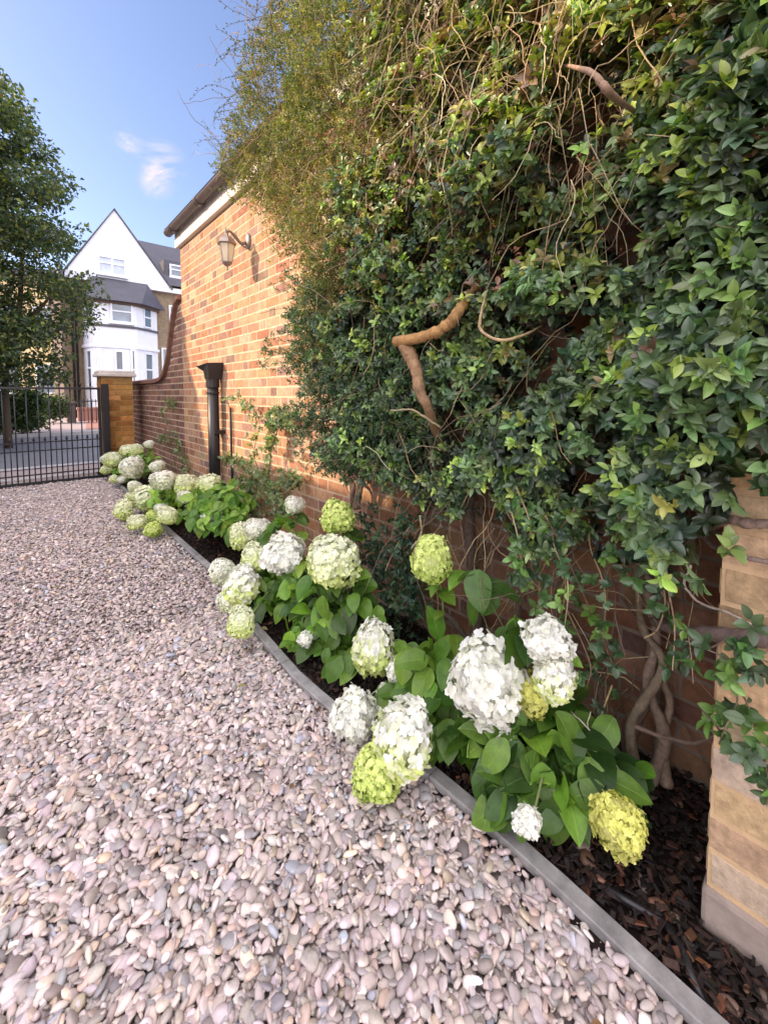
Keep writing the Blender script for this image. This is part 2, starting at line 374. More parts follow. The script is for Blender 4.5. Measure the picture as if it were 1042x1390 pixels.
# gutter: half round sweep + brackets
g = MB(); gx, gz, gr = WX - .102, ZE + .185, .050
prof = [(gx + gr * math.cos(a), gz + gr * math.sin(a)) for a in np.linspace(PI, 2 * PI, 11)] + [(gx + (gr - .006) * math.cos(a), gz + (gr - .006) * math.sin(a)) for a in np.linspace(2 * PI, PI, 11)]
g.poly(prof, 'y', -1.6, YC + .10); g.poly([(gx + gr * math.cos(a), gz + gr * math.sin(a)) for a in np.linspace(PI, 2 * PI, 11)], 'y', YC + .10, YC + .105)
gut = g.build('gutter', M_gutter, bld, True)
for y in (5.25, 4.35, 3.45, 2.5, 1.5, .5, -.5):
    pr2 = [(gx + (gr + .007) * math.cos(a), gz + (gr + .007) * math.sin(a)) for a in np.linspace(PI * .97, 2.03 * PI, 13)] + [(gx + (gr + .001) * math.cos(a), gz + (gr + .001) * math.sin(a)) for a in np.linspace(2.03 * PI, PI * .97, 13)]
    b = MB(); b.poly(pr2, 'y', y - .035, y + .035); b.build('gutter_bracket', M_gutter, gut)

# ---- low wall with sweeping coping
lw = empty('garden_wall', 'low shade-toned purple brown brick wall whose curved coping sweeps up to the outbuilding', 'wall')
Y1 = 8.6
def swoop(y):
    # flat 1.36 from Y1 to 6.35, S-curve up to 2.28 at corner
    ys = [YC, 5.40, 5.50, 5.62, 5.74, 5.90, 6.10, 6.3, 6.55, Y1]; zs = [2.33, 2.33, 2.29, 2.16, 1.95, 1.66, 1.46, 1.385, 1.36, 1.36]
    return float(np.interp(y, ys, zs))
ys = list(np.linspace(YC + .01, 6.6, 30)) + [Y1]
b = MB(); b.poly([(YC + .01, -.1)] + [(y, swoop(y)) for y in ys] + [(Y1, -.1)], 'x', WX, WX + .22); b.build('wall_core', M_mortar, lw)
BR_SHADE = [(.30, .15, .11), (.25, .135, .105), (.22, .12, .10), (.33, .18, .13), (.28, .17, .14)]  # brick palette darkened to carry the shade that lies on the low wall
brick_face('brickwork', YC + .012, Y1, .0, swoop, WX, M_brick, lw, BR_SHADE, [3, 3, 2, 2, 2])
# coping sweep
cp = MB(); P = []
for y in ys + [Y1 + .05]: P.append((min(y, Y1 + .05), swoop(min(y, Y1))))
P = np.array(P); T = np.gradient(P, axis=0); T /= np.linalg.norm(T, axis=1)[:, None]; Nn = np.stack([-T[:, 1], T[:, 0]], 1); Nn *= np.sign(Nn[:, 1:2] + 1e-6)
V = []; n = len(P)
for i in range(n):
    q0 = P[i] + Nn[i] * .001; q1 = P[i] + Nn[i] * .045; q2 = P[i] + Nn[i] * .06
    V += [(WX - .05, *q0), (WX - .052, *q1), (WX - .03, *q2), (WX + .25, *q2), (WX + .272, *q1), (WX + .27, *q0)]
Fs = [(i * 6 + k, (i + 1) * 6 + k, (i + 1) * 6 + (k + 1) % 6, i * 6 + (k + 1) % 6) for i in range(n - 1) for k in range(6)] + [tuple(range(6)), tuple((n - 1) * 6 + k for k in range(6))[::-1]]
mk('coping', V, Fs, surf('coping_brick', (.24, .12, .085), .85, .4, 14, .4, 80), lw)

# ---- gate pillar
pl = empty('gate_pillar', 'square orange brick gate pillar with pale stone cap beside the black gate', 'pillar')
px0, px1, py0, py1, pz = .97, 1.37, 7.36, 7.80, 1.46
b = MB(); b.box((px0, py0, -.1), (px1, py1, pz)); b.build('pillar_core', surf('pillar_mortar', (.40, .24, .09), .9, .3, 12, .4, 100), pl)
V = []; Fs = []; C = []; k = 0
PB = [(.40, .19, .05), (.46, .24, .07), (.34, .15, .045), (.5, .27, .09), (.43, .2, .055)]
for r in range(int(pz / CH)):
    za, zb = r * CH + .006, (r + 1) * CH - .004
    for face in range(2):
        segs = [(0, .235), (.235, .40)] if (r + face) % 2 == 0 else [(0, .165), (.165, .40)]
        for a, c2 in segs:
            a += .005; c2 -= .005; c = pal(PB, 1)[0]
            if face == 0: f = lambda u, d, z: (px0 + u, py0 - d, z)
            else: f = lambda u, d, z: (px0 - d, py0 + .44 * (1 - u / .40), z)
            V += [f(a, -.002, za), f(c2, -.002, za), f(c2, -.002, zb), f(a, -.002, zb), f(a + .005, .006, za + .004), f(c2 - .005, .006, za + .004), f(c2 - .005, .003, zb - .004), f(a + .005, .003, zb - .004)]
            Fs += [(k + 4, k + 5, k + 6, k + 7)] + [(k + q, k + (q + 1) % 4, k + 4 + (q + 1) % 4, k + 4 + q) for q in range(4)]
            C += [c] * 8; k += 8
mk('brickwork', V, Fs, M_brick, pl, col=np.array(C))
b = MB(); b.box((px0 - .05, py0 - .05, pz), (px1 + .05, py1 + .05, pz + .05), bev=.012); b.box((px0 - .03, py0 - .03, pz + .048), (px1 + .03, py1 + .03, pz + .09), bev=.015); b.build('cap', M_stone, pl)

# ---- near brick pier
pr = empty('brick_pier', 'rough tan brick pier standing proud of the wall nearest the camera', 'pier')
PX = 1.135; PY = .165
b = MB(); b.box((PX, -1.6, .0), (WX - .004, PY, 2.9)); b.build('pier_core', M_pmortar, pr)
PBc = [(.60, .42, .28), (.55, .38, .24), (.64, .45, .27), (.50, .35, .24), (.64, .44, .23), (.55, .42, .31)]
brick_face('brickwork', -1.6, PY, .09, lambda y: 2.9, PX, surf('pier_brick', attr=True, rough=.92, var=.45, scale=38, bstr=1.0, bscale=110, spec=.15, stain=.4), pr, PBc, [3, 2, 2, 2, 2, 2], course=.082, L=.235, joint=.011, proud=.002, header=False)
V = []; Fs = []; C = []; k = 0
for r in range(35):
    za, zb = .09 + r * .082 + .01, .09 + (r + 1) * .082 - .01
    for a, c2 in (((PX + .01, PX + .22), (PX + .24, WX - .01)) if r % 2 else ((PX + .01, PX + .12), (PX + .14, PX + .36))):
        V += [(a, PY - .002, za), (c2, PY - .002, za), (c2, PY - .002, zb), (a, PY - .002, zb), (a + .005, PY + .005, za + .004), (c2 - .005, PY + .005, za + .004), (c2 - .005, PY + .005, zb - .004), (a + .005, PY + .005, zb - .004)]
        Fs += [(k + 4, k + 5, k + 6, k + 7)] + [(k + q, k + (q + 1) % 4, k + 4 + (q + 1) % 4, k + 4 + q) for q in range(4)]
        C += [pal(PBc, 1)[0]] * 8; k += 8
mk('side_brickwork', V, Fs, M_brick, pr, col=np.array(C))
b = MB(); b.box((PX - .012, -1.6, -.02), (WX - .006, PY + .008, .082), bev=.01); b.build('base_course', surf('base_stone', (.36, .29, .25), .9, .45, 10, .7, 60, stain=.4), pr)

# ------------------------------------------------------------------ ground
def sheet(name, pts, z, mat, label=None):
    o = mk(name, [(x, y, z) for x, y in pts], [tuple(range(len(pts)))], mat); o['kind'] = 'structure'; return o
sheet('ground', [(-400, -400), (400, -400), (400, 900), (-400, 900)], -.09, M_ground)
sheet('driveway', [(-6, -2.5), (1.0, -2.5), (1.0, 7.7), (-6, 7.7)], -.030, surf('gravel_base', (.30, .25, .235), .95, .5, 90, .9, 90))
sheet('soil', [(.90, -1.6), (WX + .01, -1.6), (WX + .01, 7.9), (.90, 7.9)], -.018, M_soil)
b = MB(); b.box((-6, 7.72, -.2), (9, 7.86, -.006), bev=.01); b.build('kerb', M_kerb)['kind'] = 'structure'
sheet('pavement', [(-6, 7.7), (1.9, 7.7), (60, 7.7), (60, 9.2), (-60, 9.2), (-60, 7.7)], -.026, M_pave)
sheet('road', [(-60, 9.0), (60, 9.0), (60, 15.2), (-60, 15.2)], -.020, M_road)
b = MB(); b.box((-60, 15.2, -.2), (60, 15.35, .08), bev=.01); b.build('far_kerb', M_kerb)['kind'] = 'structure'
b = MB(); b.box((-60, 15.351, -.2), (60, 24, .075)); b.build('far_pavement', M_pave)['kind'] = 'structure'
# pale band where the road meets the near kerb
sheet('kerb_line', [(-60, 8.75), (60, 8.75), (60, 9.0), (-60, 9.0)], -.010, M_kerb)

# gravel as loose stones
PEB = [(.51, .42, .385), (.44, .37, .35), (.56, .475, .435), (.36, .33, .34), (.60, .47, .37), (.36, .32, .32), (.70, .64, .62), (.51, .43, .43), (.42, .43, .49), (.52, .39, .33)]
PW = [8, 6, 6, 3, 1.3, 1.3, 1.4, 7, .7, .9]
def grid_pts(x0, x1, y0, y1, s, jit=.48):
    xs = np.arange(x0, x1, s); yy = np.arange(y0, y1, s * .87)
    X, Y = np.meshgrid(xs, yy); X = X + (np.arange(len(yy)) % 2)[:, None] * s * .5
    X = X.ravel() + rng.uniform(-jit, jit, X.size) * s; Y = Y.ravel() + rng.uniform(-jit, jit, Y.size) * s
    return X, Y
def gravel(name, x0, x1, y0, y1, s, size, sub, label):
    X, Y = grid_pts(x0, x1, y0, y1, s); k = X < edge_x(Y) - .006; X, Y = X[k], Y[k]
    Z = -.016 + .007 * vnoise(X, Y, 3, 9) + rng.uniform(-.010, .010, len(X))
    P = np.stack([X, Y, Z], 1); C = pal(PEB, len(X), PW, .20, .12)
    o = pebbles(name, P, size, C, sub, M_pebble, .42, flat=.32); tag(o, label, 'gravel', kind='stuff'); return o
gravel('gravel', -.35, .96, -.35, 2.3, .0130, .0134, 2, 'rounded pinkish grey pebbles covering the near driveway')
gravel('gravel', -.6, .99, 2.3, 7.15, .0165, .0130, 1, 'pinkish grey pebbles covering the driveway towards the gate')
gravel('gravel', -2.4, -.37, -.5, 7.15, .021, .0175, 1, 'pinkish grey pebbles on the left side of the driveway')
# pebbles + mulch in the bed
def bed_pts(n, y0, y1, pw=1.0):
    Y = y0 + (y1 - y0) * rng.random(n) ** pw; X = edge_x(Y) + .05 + rng.random(n) * (WX - edge_x(Y) - .06); k = ~((Y < PY + .02) & (X > PX - .02)); return X[k], Y[k]
X, Y = bed_pts(2600, -.6, .42); keep = rng.random(len(X)) < np.clip((.10 - Y) / .22, .03, 1); X, Y = X[keep], Y[keep]
P = np.stack([X, Y, rng.uniform(-.012, .006, len(X))], 1)
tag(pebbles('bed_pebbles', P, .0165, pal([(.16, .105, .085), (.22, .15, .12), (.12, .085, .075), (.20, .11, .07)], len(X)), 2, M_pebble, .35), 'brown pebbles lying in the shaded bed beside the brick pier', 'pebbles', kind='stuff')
X, Y = bed_pts(17000, -.1, 7.2, 1.7)
n = len(X); P = np.stack([X, Y, rng.uniform(-.014, .012, n)], 1)
T = np.array([(-.5, -.5, 0), (.5, -.45, .05), (.45, .5, .12), (-.5, .4, .02), (-.4, -.4, .25), (.4, -.35, .3), (.3, .4, .35), (-.4, .3, .27)])
Fq = np.array([(0, 3, 2, 1), (4, 5, 6, 7), (0, 1, 5, 4), (1, 2, 6, 5), (2, 3, 7, 6), (3, 0, 4, 7)])
L = rng.uniform(.008, .032, n); W = L * rng.uniform(.25, .6, n); D = unit(np.stack([rng.normal(size=n), rng.normal(size=n), rng.normal(0, .35, n)], 1)); U0 = unit(np.stack([rng.normal(0, .4, n), rng.normal(0, .4, n), np.ones(n)], 1))
S = unit(np.cross(D, U0)); U1 = np.cross(S, D)
V = P[:, None] + T[None, :, 0, None] * L[:, None, None] * D[:, None] + T[None, :, 1, None] * W[:, None, None] * S[:, None] + T[None, :, 2, None] * (W * .6)[:, None, None] * U1[:, None]
C = pal([(.022, .012, .009), (.038, .018, .012), (.09, .032, .016), (.013, .009, .008), (.13, .05, .025)], n, [5, 4, 1.0, 6, .3], .2)
tag(mk('bark_mulch', V.reshape(-1, 3), (Fq[None] + (np.arange(n) * 8)[:, None, None]).reshape(-1, 4), M_chip, col=np.repeat(C, 8, axis=0)), 'dark reddish bark mulch covering the narrow planting bed', 'mulch', kind='stuff')
k = 90; X = rng.uniform(-.3, 1.5, k); Y = rng.uniform(.1, 4.5, k); X = np.where(rng.random(k) < .75, edge_x(Y) + rng.normal(.12, .22, k), X); X = np.clip(X, -.3, WX - .05)
k_ = ~((Y < PY + .05) & (X > PX - .05)); X, Y = X[k_], Y[k_]; k = len(X); a = rng.random(k) * 6.28
fl_ = scatter_leaves('fallen_leaves', np.stack([X, Y, np.full(k, .012)], 1), np.stack([np.cos(a), np.sin(a), rng.normal(0, .15, k)], 1), np.stack([rng.normal(0, .35, k), rng.normal(0, .35, k), np.ones(k)], 1), rng.uniform(.018, .04, k), rng.uniform(.010, .02, k), pal([(.30, .20, .08), (.22, .12, .06), (.36, .30, .12), (.14, .08, .05)], k), M_leaf_s, None, LT)
tag(fl_, 'scattered dry brown leaves lying along the bed and gravel', 'fallen leaves', kind='stuff')
# edging: concrete strips following the bed
ed = empty('edging', 'thin pale grey stone edging strip between gravel and planting bed', 'edging')
joints = [-1.2, -.25, .82, 1.62, 2.55, 3.5, 4.5, 5.5, 6.4, 7.15]
for a, c2 in zip(joints[:-1], joints[1:]):
    m = 9; yy = np.linspace(a + .002, c2 - .002, m); w = .043; V = []
    for y in yy:
        x = float(edge_x(y)); V += [(x, y, -.06), (x, y, .004), (x + .003, y, .007), (x + w - .003, y, .007), (x + w, y, .004), (x + w, y, -.06)]
    Fs = [(i * 6 + k, i * 6 + k + 1, (i + 1) * 6 + k + 1, (i + 1) * 6 + k) for i in range(m - 1) for k in range(5)] + [tuple(range(6))[::-1], tuple((m - 1) * 6 + k for k in range(6))]
    mk('edging_strip', V, Fs, M_edge, ed)

# hose in the bed
b = MB(); b.tube(spline([oz(790, 1190, -.02), oz(830, 1210, .004), oz(850, 1222, .012), oz(880, 1240, .004), oz(902, 1255, -.004), oz(925, 1290, .006), oz(940, 1330, .004), oz(960, 1370, -.02)], 40), .008, 10)
tag(b.build('irrigation_hose', M_black2, smooth=True), 'dark irrigation hose lying on the mulch below the brick pier', 'hose')

# ------------------------------------------------------------------ gate
gate = empty('metal_gate', 'black metal driveway gate with upright bars and spear tips', 'gate')
GX1 = .93
def gz_(px, py): return oy(px, py, YG)[2]
zt = gz_(60, 527); zb = gz_(90, 652); zm1 = gz_(60, 600); zm2 = gz_(60, 607); zl = gz_(60, 644)
b = MB(); b.box((-2.6, YG - .02, zb - .02), (GX1, YG + .02, zb + .025)); b.box((-2.6, YG - .018, zt - .014), (GX1, YG + .018, zt + .016)); b.box((GX1 - .035, YG - .019, zb + .026), (GX1, YG + .019, zt - .015)); b.build('gate_frame', M_black, gate)
b = MB(); b.box((-2.6, YG - .012, zm1 - .008), (GX1 - .036, YG + .012, zm1 + .008)); b.box((-2.6, YG - .012, zm2 - .05), (GX1 - .036, YG + .012, zm2 - .034)); b.box((-2.6, YG - .012, zl), (GX1 - .036, YG + .012, zl + .014)); b.build('mid_rail', M_black, gate)
i = 0; x = GX1 - .115
while x > -2.5:
    b = MB(); b.tube([(x, YG, zb + .02), (x, YG, zt + .0)], .0075, 8)
    if i < 5: b.tube([(x, YG, zt), (x, YG, zt + .035), (x, YG, zt + .045), (x, YG, zt + .06), (x, YG, zt + .095)], [.006, .006, .014, .012, .001], 8)
    b.build('upright_bar', M_black, gate, True)
    xs = x + .0585
    b = MB(); b.tube([(xs, YG, zb + .02), (xs, YG, zm1 + .02)], .0065, 8); b.tube([(xs, YG, zm1 + .018), (xs, YG, zm1 + .022), (xs, YG, zm1 + .035), (xs, YG, zm1 + .045), (xs, YG, zm1 + .085)], [.006, .016, .014, .012, .001], 8); b.build('spear_bar', M_black, gate, True)
    x -= .117; i += 1
b = MB(); b.box((-2.62, YG - .06, -.02), (-2.72, YG + .06, zt + .1)); b.build('hinge_post', M_black, gate)
b = MB(); b.box((.945, YG - .04, -.03), (1.03, YG + .05, zt + .055), bev=.006); b.box((.95, YG - .035, zt + .055), (1.025, YG + .045, zt + .07), bev=.004)
tag(b.build('gate_post', M_black), 'square black metal post between the gate and the brick pillar', 'post')
b = MB(); b.box((-3, YG - .03, -.025), (.94, YG + .03, -.008)); tag(b.build('gate_track', M_black2), 'thin dark ground track under the gate', 'track')

# ------------------------------------------------------------------ drainpipe
dp = empty('drainpipe', 'thick black drainpipe with an open hopper head on the sunny wall', 'drainpipe')
pc = ox(290, 600, WX - .09); dy = float(pc[1]); dx = WX - .085; ht = float(ox(290, 512, WX - .09)[2])
b = MB(); b.tube([(dx, dy, -.02), (dx, dy, ht - .02)], .053, 20, cap=True); b.build('pipe', M_black2, dp, True)
b = MB(); b.tube([(dx, dy, ht - .10), (dx, dy, ht - .02)], .062, 20); b.tube([(dx, dy, ht - .16), (dx, dy, ht - .145)], .060, 20); b.build('collar', M_black2, dp)
b = MB(); a = .055
lo = [(dx - a, dy - a, ht - .02), (dx + a, dy - a, ht - .02), (dx + a, dy + a, ht - .02), (dx - a, dy + a, ht - .02)]
mi = [(dx - a - .005, dy - a - .01, ht + .06), (dx + a + .015, dy - a - .01, ht + .06), (dx + a + .015, dy + a + .01, ht + .06), (dx - a - .01, dy + a + .01, ht + .06)]
to = [(dx - .07, dy - .07, ht + .135), (WX - .006, dy - .07, ht + .145), (WX - .006, dy + .08, ht + .145), (dx - .12, dy + .11, ht + .105)]
b.add(lo + mi + to, [(0, 3, 2, 1), (0, 1, 5, 4), (1, 2, 6, 5), (2, 3, 7, 6), (3, 0, 4, 7), (4, 5, 9, 8), (5, 6, 10, 9), (6, 7, 11, 10), (7, 4, 8, 11), (8, 9, 10, 11)])
b.build('hopper', M_black2, dp)
b = MB(); b.box((dx - .02, dy - .085, ht - .55), (WX - .008, dy + .085, ht - .52)); b.build('pipe_bracket', M_black2, dp); b = MB(); b.box((dx - .02, dy - .085, .28), (WX - .008, dy + .085, .31)); b.build('pipe_bracket', M_black2, dp)
q = ox(314, 600, WX - .02); q1 = ox(313, 553, WX - .02)
b = MB(); b.tube([(WX - .02, q[1], 0), (WX - .02, q[1], q1[2])], .011, 8); tag(b.build('cable_conduit', M_black2), 'thin black conduit running up the wall right of the drainpipe', 'conduit')

# ------------------------------------------------------------------ lantern
ln = empty('wall_lantern', 'bronze wall lantern with pale glass hanging from a curved bracket', 'lantern')
w0 = ox(338, 328, WX); ly, lz = float(w0[1]), float(w0[2])
b = MB()
ring = [(WX - d, ly + r * math.cos(t), lz + 1.5 * r * math.sin(t)) for d, r in ((.002, .045), (.014, .045), (.024, .035), (.03, .015)) for t in np.linspace(0, 2 * PI, 16, endpoint=False)]
b.add(ring, [(i * 16 + k, i * 16 + (k + 1) % 16, (i + 1) * 16 + (k + 1) % 16, (i + 1) * 16 + k) for i in range(3) for k in range(16)] + [tuple(48 + k for k in range(16))]); b.build('back_plate', M_lampmetal, ln, True)
lx = WX - .19; ly2 = ly + .0
b = MB(); b.tube(spline([(WX - .02, ly, lz - .01), (WX - .07, ly, lz - .03), (WX - .12, ly, lz + .02), (WX - .17, ly, lz + .045), (lx, ly, lz + .03), (lx - .012, ly, lz + .07)], 30), [.013, .012, .010, .009, .010, .004], 8)
b.tube(spline([(WX - .03, ly, lz - .06), (WX - .08, ly, lz - .035), (WX - .12, ly, lz + .0), (WX - .16, ly, lz + .04)], 16), .006, 6); b.build('bracket', M_lampmetal, ln, True)
tz = lz - .03
b = MB(); b.lathe([(.004, .055), (.012, .05), (.016, .035), (.030, .025), (.062, .0), (.076, -.028), (.081, -.034), (.078, -.040)], (lx, ly, tz), 6, rot=.3); b.build('lamp_roof', M_lampmetal, ln)
b = MB(); b.lathe([(.062, -.042), (.039, -.180)], (lx, ly, tz), 6, rot=.3); b.build('lamp_glass', M_lglass, ln)
b = MB()
for k in range(6):
    a = .3 + k * PI / 3; b.tube([(lx + .065 * math.cos(a), ly + .065 * math.sin(a), tz - .038), (lx + .042 * math.cos(a), ly + .042 * math.sin(a), tz - .182)], .004, 5)
b.lathe([(.041, -.180), (.044, -.185), (.041, -.192), (.026, -.206), (.009, -.216), (.006, -.23), (.008, -.24), (.002, -.252)], (lx, ly, tz), 6, rot=.3); b.build('lamp_frame', M_lampmetal, ln)

# ------------------------------------------------------------------ climbers
G_DARK = [(.10, .165, .065), (.08, .135, .07), (.135, .215, .08), (.21, .32, .08), (.035, .065, .038), (.30, .42, .09)]
G_W = [6, 5, 4, 2.6, 3.5, 1.3]
G_YEL = [(.38, .48, .07), (.27, .38, .06), (.50, .53, .12), (.14, .22, .05), (.44, .36, .16), (.26, .16, .10)]
G_OLV = [(.20, .20, .06), (.26, .24, .08), (.15, .18, .06), (.33, .26, .11), (.10, .14, .05), (.36, .29, .16)]
def px_poly(pts, X, Xn=None):
    XX = lambda x: X if Xn is None else float(np.interp(x, [930, 1000], [X, Xn]))
    return [(float(ox(x, y, XX(x))[1]), float(ox(x, y, XX(x))[2])) for x, y in pts]
def thick(Y, Z, base, seed):
    return base * (1 + .38 * vnoise(Y, Z, seed, 3.2) + .25 * vnoise(Y, Z, seed + 1, 9))
def shoots(poly, n, base, seed, hole=.45, edge_soft=0):
    poly = np.array(poly); lo, hi = poly.min(0), poly.max(0); Ys = []; Zs = []
    while sum(len(a) for a in Ys) < n:
        y = rng.uniform(lo[0], hi[0], n * 2); z = rng.uniform(lo[1], hi[1], n * 2)
        jy = y + .05 * rng.normal(size=len(y)); jz = z + .05 * rng.normal(size=len(z))
        k = inpoly(jy, jz, poly) & ((vnoise(y, z, seed + 7, 7) > -hole - .35 * rng.random(len(y))) | (y < .34)); Ys.append(y[k]); Zs.append(z[k])
    Y = np.concatenate(Ys)[:n]; Z = np.concatenate(Zs)[:n]
    return Y, Z, thick(Y, Z, base, seed)
def rosettes(P, axis, n_leaf, L, Cf, ratio=.42, spread=(.5, 1.1), back=0):
    """returns leaf arrays: n_leaf leaves round each shoot tip"""
    n = len(P); axis = unit(axis); ref = unit(np.cross(axis, np.tile([.3, .2, 1.], (n, 1)))); bi = np.cross(axis, ref)
    PP = []; DD = []; NN = []; LL = []; WW = []; CC = []
    base = rng.random(n) * 6.28; tint = Cf(n)
    for k in range(n_leaf):
        a = base + k * 2.4 + rng.normal(0, .25, n); el = rng.uniform(*spread, n)
        out = np.cos(a)[:, None] * ref + np.sin(a)[:, None] * bi
        d = np.sin(el)[:, None] * out + np.cos(el)[:, None] * axis + rng.normal(0, .12, (n, 3)) + np.array([0, 0, -.12])
        nn = np.cos(el)[:, None] * -out + np.sin(el)[:, None] * axis + np.array([0, 0, .25]) + rng.normal(0, .15, (n, 3))
        l = L * rng.uniform(.65, 1.2, n); p = P - axis * (l * .25 * k * back)[:, None] + rng.normal(0, .003, (n, 3))
        PP.append(p); DD.append(d); NN.append(nn); LL.append(l); WW.append(l * ratio * rng.uniform(.85, 1.15, n)); CC.append(np.clip(tint * (1 + rng.normal(0, .15, (n, 1))), .004, .9))
    return [np.concatenate(q) for q in (PP, DD, NN, LL, WW, CC)]
def twigs_mb(mb, n, sampler, cols, r=(.0012, .003), length=(.12, .45), droop=.6, sides=4, curly=.5):
    for _ in range(n):
        p = np.array(sampler(), float); d = unit(np.array([-.5 * random.random() - .05, random.gauss(0, .6), random.gauss(-droop * .5, .7)])); pts = [p.copy()]
        ln_ = random.uniform(*length); m = 8
        for i in range(m):
            d = unit(d + rng.normal(0, curly * .5, 3) * np.array([.5, 1, 1]) + np.array([0, 0, -droop * .12])); p = p + d * ln_ / m; p[0] = min(p[0], WX - .02); pts.append(p.copy())
        rr = random.uniform(*r); mb.tube(pts, [rr, rr * .5], sides, pal(cols, 1)[0], False)
TAN = [(.46, .36, .20), (.38, .28, .16), (.56, .46, .30), (.24, .17, .10), (.42, .30, .17)]
BARK = [(.19, .135, .095), (.24, .18, .13), (.14, .10, .075)]

# --- main dark green climber on the near wall
main = empty('climbing_shrub', 'huge glossy dark green climber hanging over the near wall up to the pier', 'climber')
MAIN = [(1500, -420), (1120, -420), (900, -300), (560, -200), (520, 0), (505, 90), (480, 170), (455, 260), (460, 350), (450, 450), (445, 520), (455, 575), (450, 610), (480, 640), (520, 668), (575, 690), (640, 690), (690, 665), (690, 735), (735, 755), (800, 690), (870, 735), (925, 720), (960, 665), (985, 600), (995, 560), (1030, 545), (1080, 600), (1150, 600), (1500, 620)]
MP = px_poly(MAIN, 1.22, 1.03)
Y, Z, Tk = shoots(MP, 11200, .34, 11, .10)
dpt = rng.random(len(Y)) ** .45; Xb = np.interp(Y, [PY + .0, PY + .28], [PX + .02, WX]); Xs = Xb - .04 - Tk * dpt * np.interp(Y, [PY, PY + .4], [.45, 1])
near = np.clip((1.6 - Y) / 1.6, 0, 1)
P = np.stack([Xs, Y, Z], 1)
axis = np.stack([-.75 - .2 * rng.random(len(Y)), rng.normal(-.1, .4, len(Y)), rng.normal(.15, .45, len(Y))], 1)
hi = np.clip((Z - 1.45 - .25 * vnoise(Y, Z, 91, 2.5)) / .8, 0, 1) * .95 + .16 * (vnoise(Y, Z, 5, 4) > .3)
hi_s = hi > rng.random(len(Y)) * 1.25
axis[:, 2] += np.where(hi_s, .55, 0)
clump_shade = np.clip(1.0 + .45 * vnoise(Y, Z, 77, 11), .45, 1.7)[:, None] * np.where(dpt < .72, .22, 1.22)[:, None]  # varies by clump; inner leaves coloured dark as cavity shade, outer ones brightened
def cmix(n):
    c = pal(G_DARK, n, G_W, .18) * clump_shade; y_ = pal(G_YEL, n, None, .15) * .8; c[hi_s] = y_[hi_s]; return c
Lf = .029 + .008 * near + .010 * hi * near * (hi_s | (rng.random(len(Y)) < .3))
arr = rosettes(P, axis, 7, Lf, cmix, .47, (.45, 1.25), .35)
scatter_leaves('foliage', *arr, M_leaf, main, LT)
# hanging strands lower right, each a few rosettes on a stem
st = MB(); SP = []; SA = []
def strand(pts, r=.003, cols=TAN, leaf=True, step=.045):
    q = spline(pts, 26); st = MB(); st.tube(q, [r, r * .45], 6, pal(cols, 1)[0]); st.build('hanging_stem', M_wood, main, True)
    if leaf:
        seg = np.linalg.norm(np.diff(q, axis=0), axis=1); tot = seg.sum(); cum = np.concatenate([[0], np.cumsum(seg)])
        for d in np.arange(step * .5, tot + step * .3, step):
            p = np.array([np.interp(min(d, tot), cum, q[:, i]) for i in range(3)]); SP.append(p + rng.normal(0, .015, 3)); SA.append([-.8, random.gauss(-.1, .5), random.gauss(.15, .4)])
X_ = 1.18
for pts in ([(700, 660), (720, 720), (700, 770), (735, 800)], [(760, 660), (750, 730), (770, 790), (765, 860)], [(800, 680), (800, 740), (820, 800), (815, 880), (790, 930)], [(840, 700), (835, 760), (860, 800)],
            [(740, 700), (770, 760), (810, 850), (830, 900)], [(900, 720), (905, 790), (915, 850), (912, 910)], [(780, 690), (735, 760), (730, 830)], [(830, 930), (815, 975), (822, 985)], [(770, 830), (800, 900), (795, 935)], [(680, 670), (690, 700), (720, 735)], [(690, 680), (705, 740), (712, 790)], [(650, 640), (640, 660), (620, 700)], [(860, 640), (880, 690), (890, 725)]):
    strand([ox(x, y, X_ + random.uniform(-.08, .15)) for x, y in pts])
PXF = PX - .06
for pts in ([(1075, 860), (1020, 850), (960, 880), (930, 862)], [(1060, 930), (1000, 900), (955, 880), (930, 870)], [(985, 900), (1000, 950), (985, 985), (975, 1010)], [(1000, 930), (1015, 960), (1030, 1010), (1042, 1060), (1040, 1095)],
            [(950, 960), (975, 990), (1000, 1030), (1020, 1050)], [(1080, 640), (1040, 640), (1015, 620), (990, 600)], [(1080, 900), (1045, 900), (1020, 885)], [(1090, 1000), (1050, 985), (1010, 960)], [(1060, 620), (1030, 650), (1040, 670)]):
    strand([ox(x, y, PXF - random.uniform(0, .06)) for x, y in pts], .0022, BARK, True, .032)
SP = np.array(SP); SA = np.array(SA)
arr = rosettes(SP, SA, 6, np.full(len(SP), .031), lambda n: pal([(.06, .14, .035), (.045, .10, .035), (.14, .26, .05), (.08, .14, .07)], n, [4, 4, 2.5, 2], .15), .54, (.6, 1.25), .15)
scatter_leaves('hanging_leaves', *arr, M_leaf, main, leaf_template(9, 5, OVAL, .16, .22))
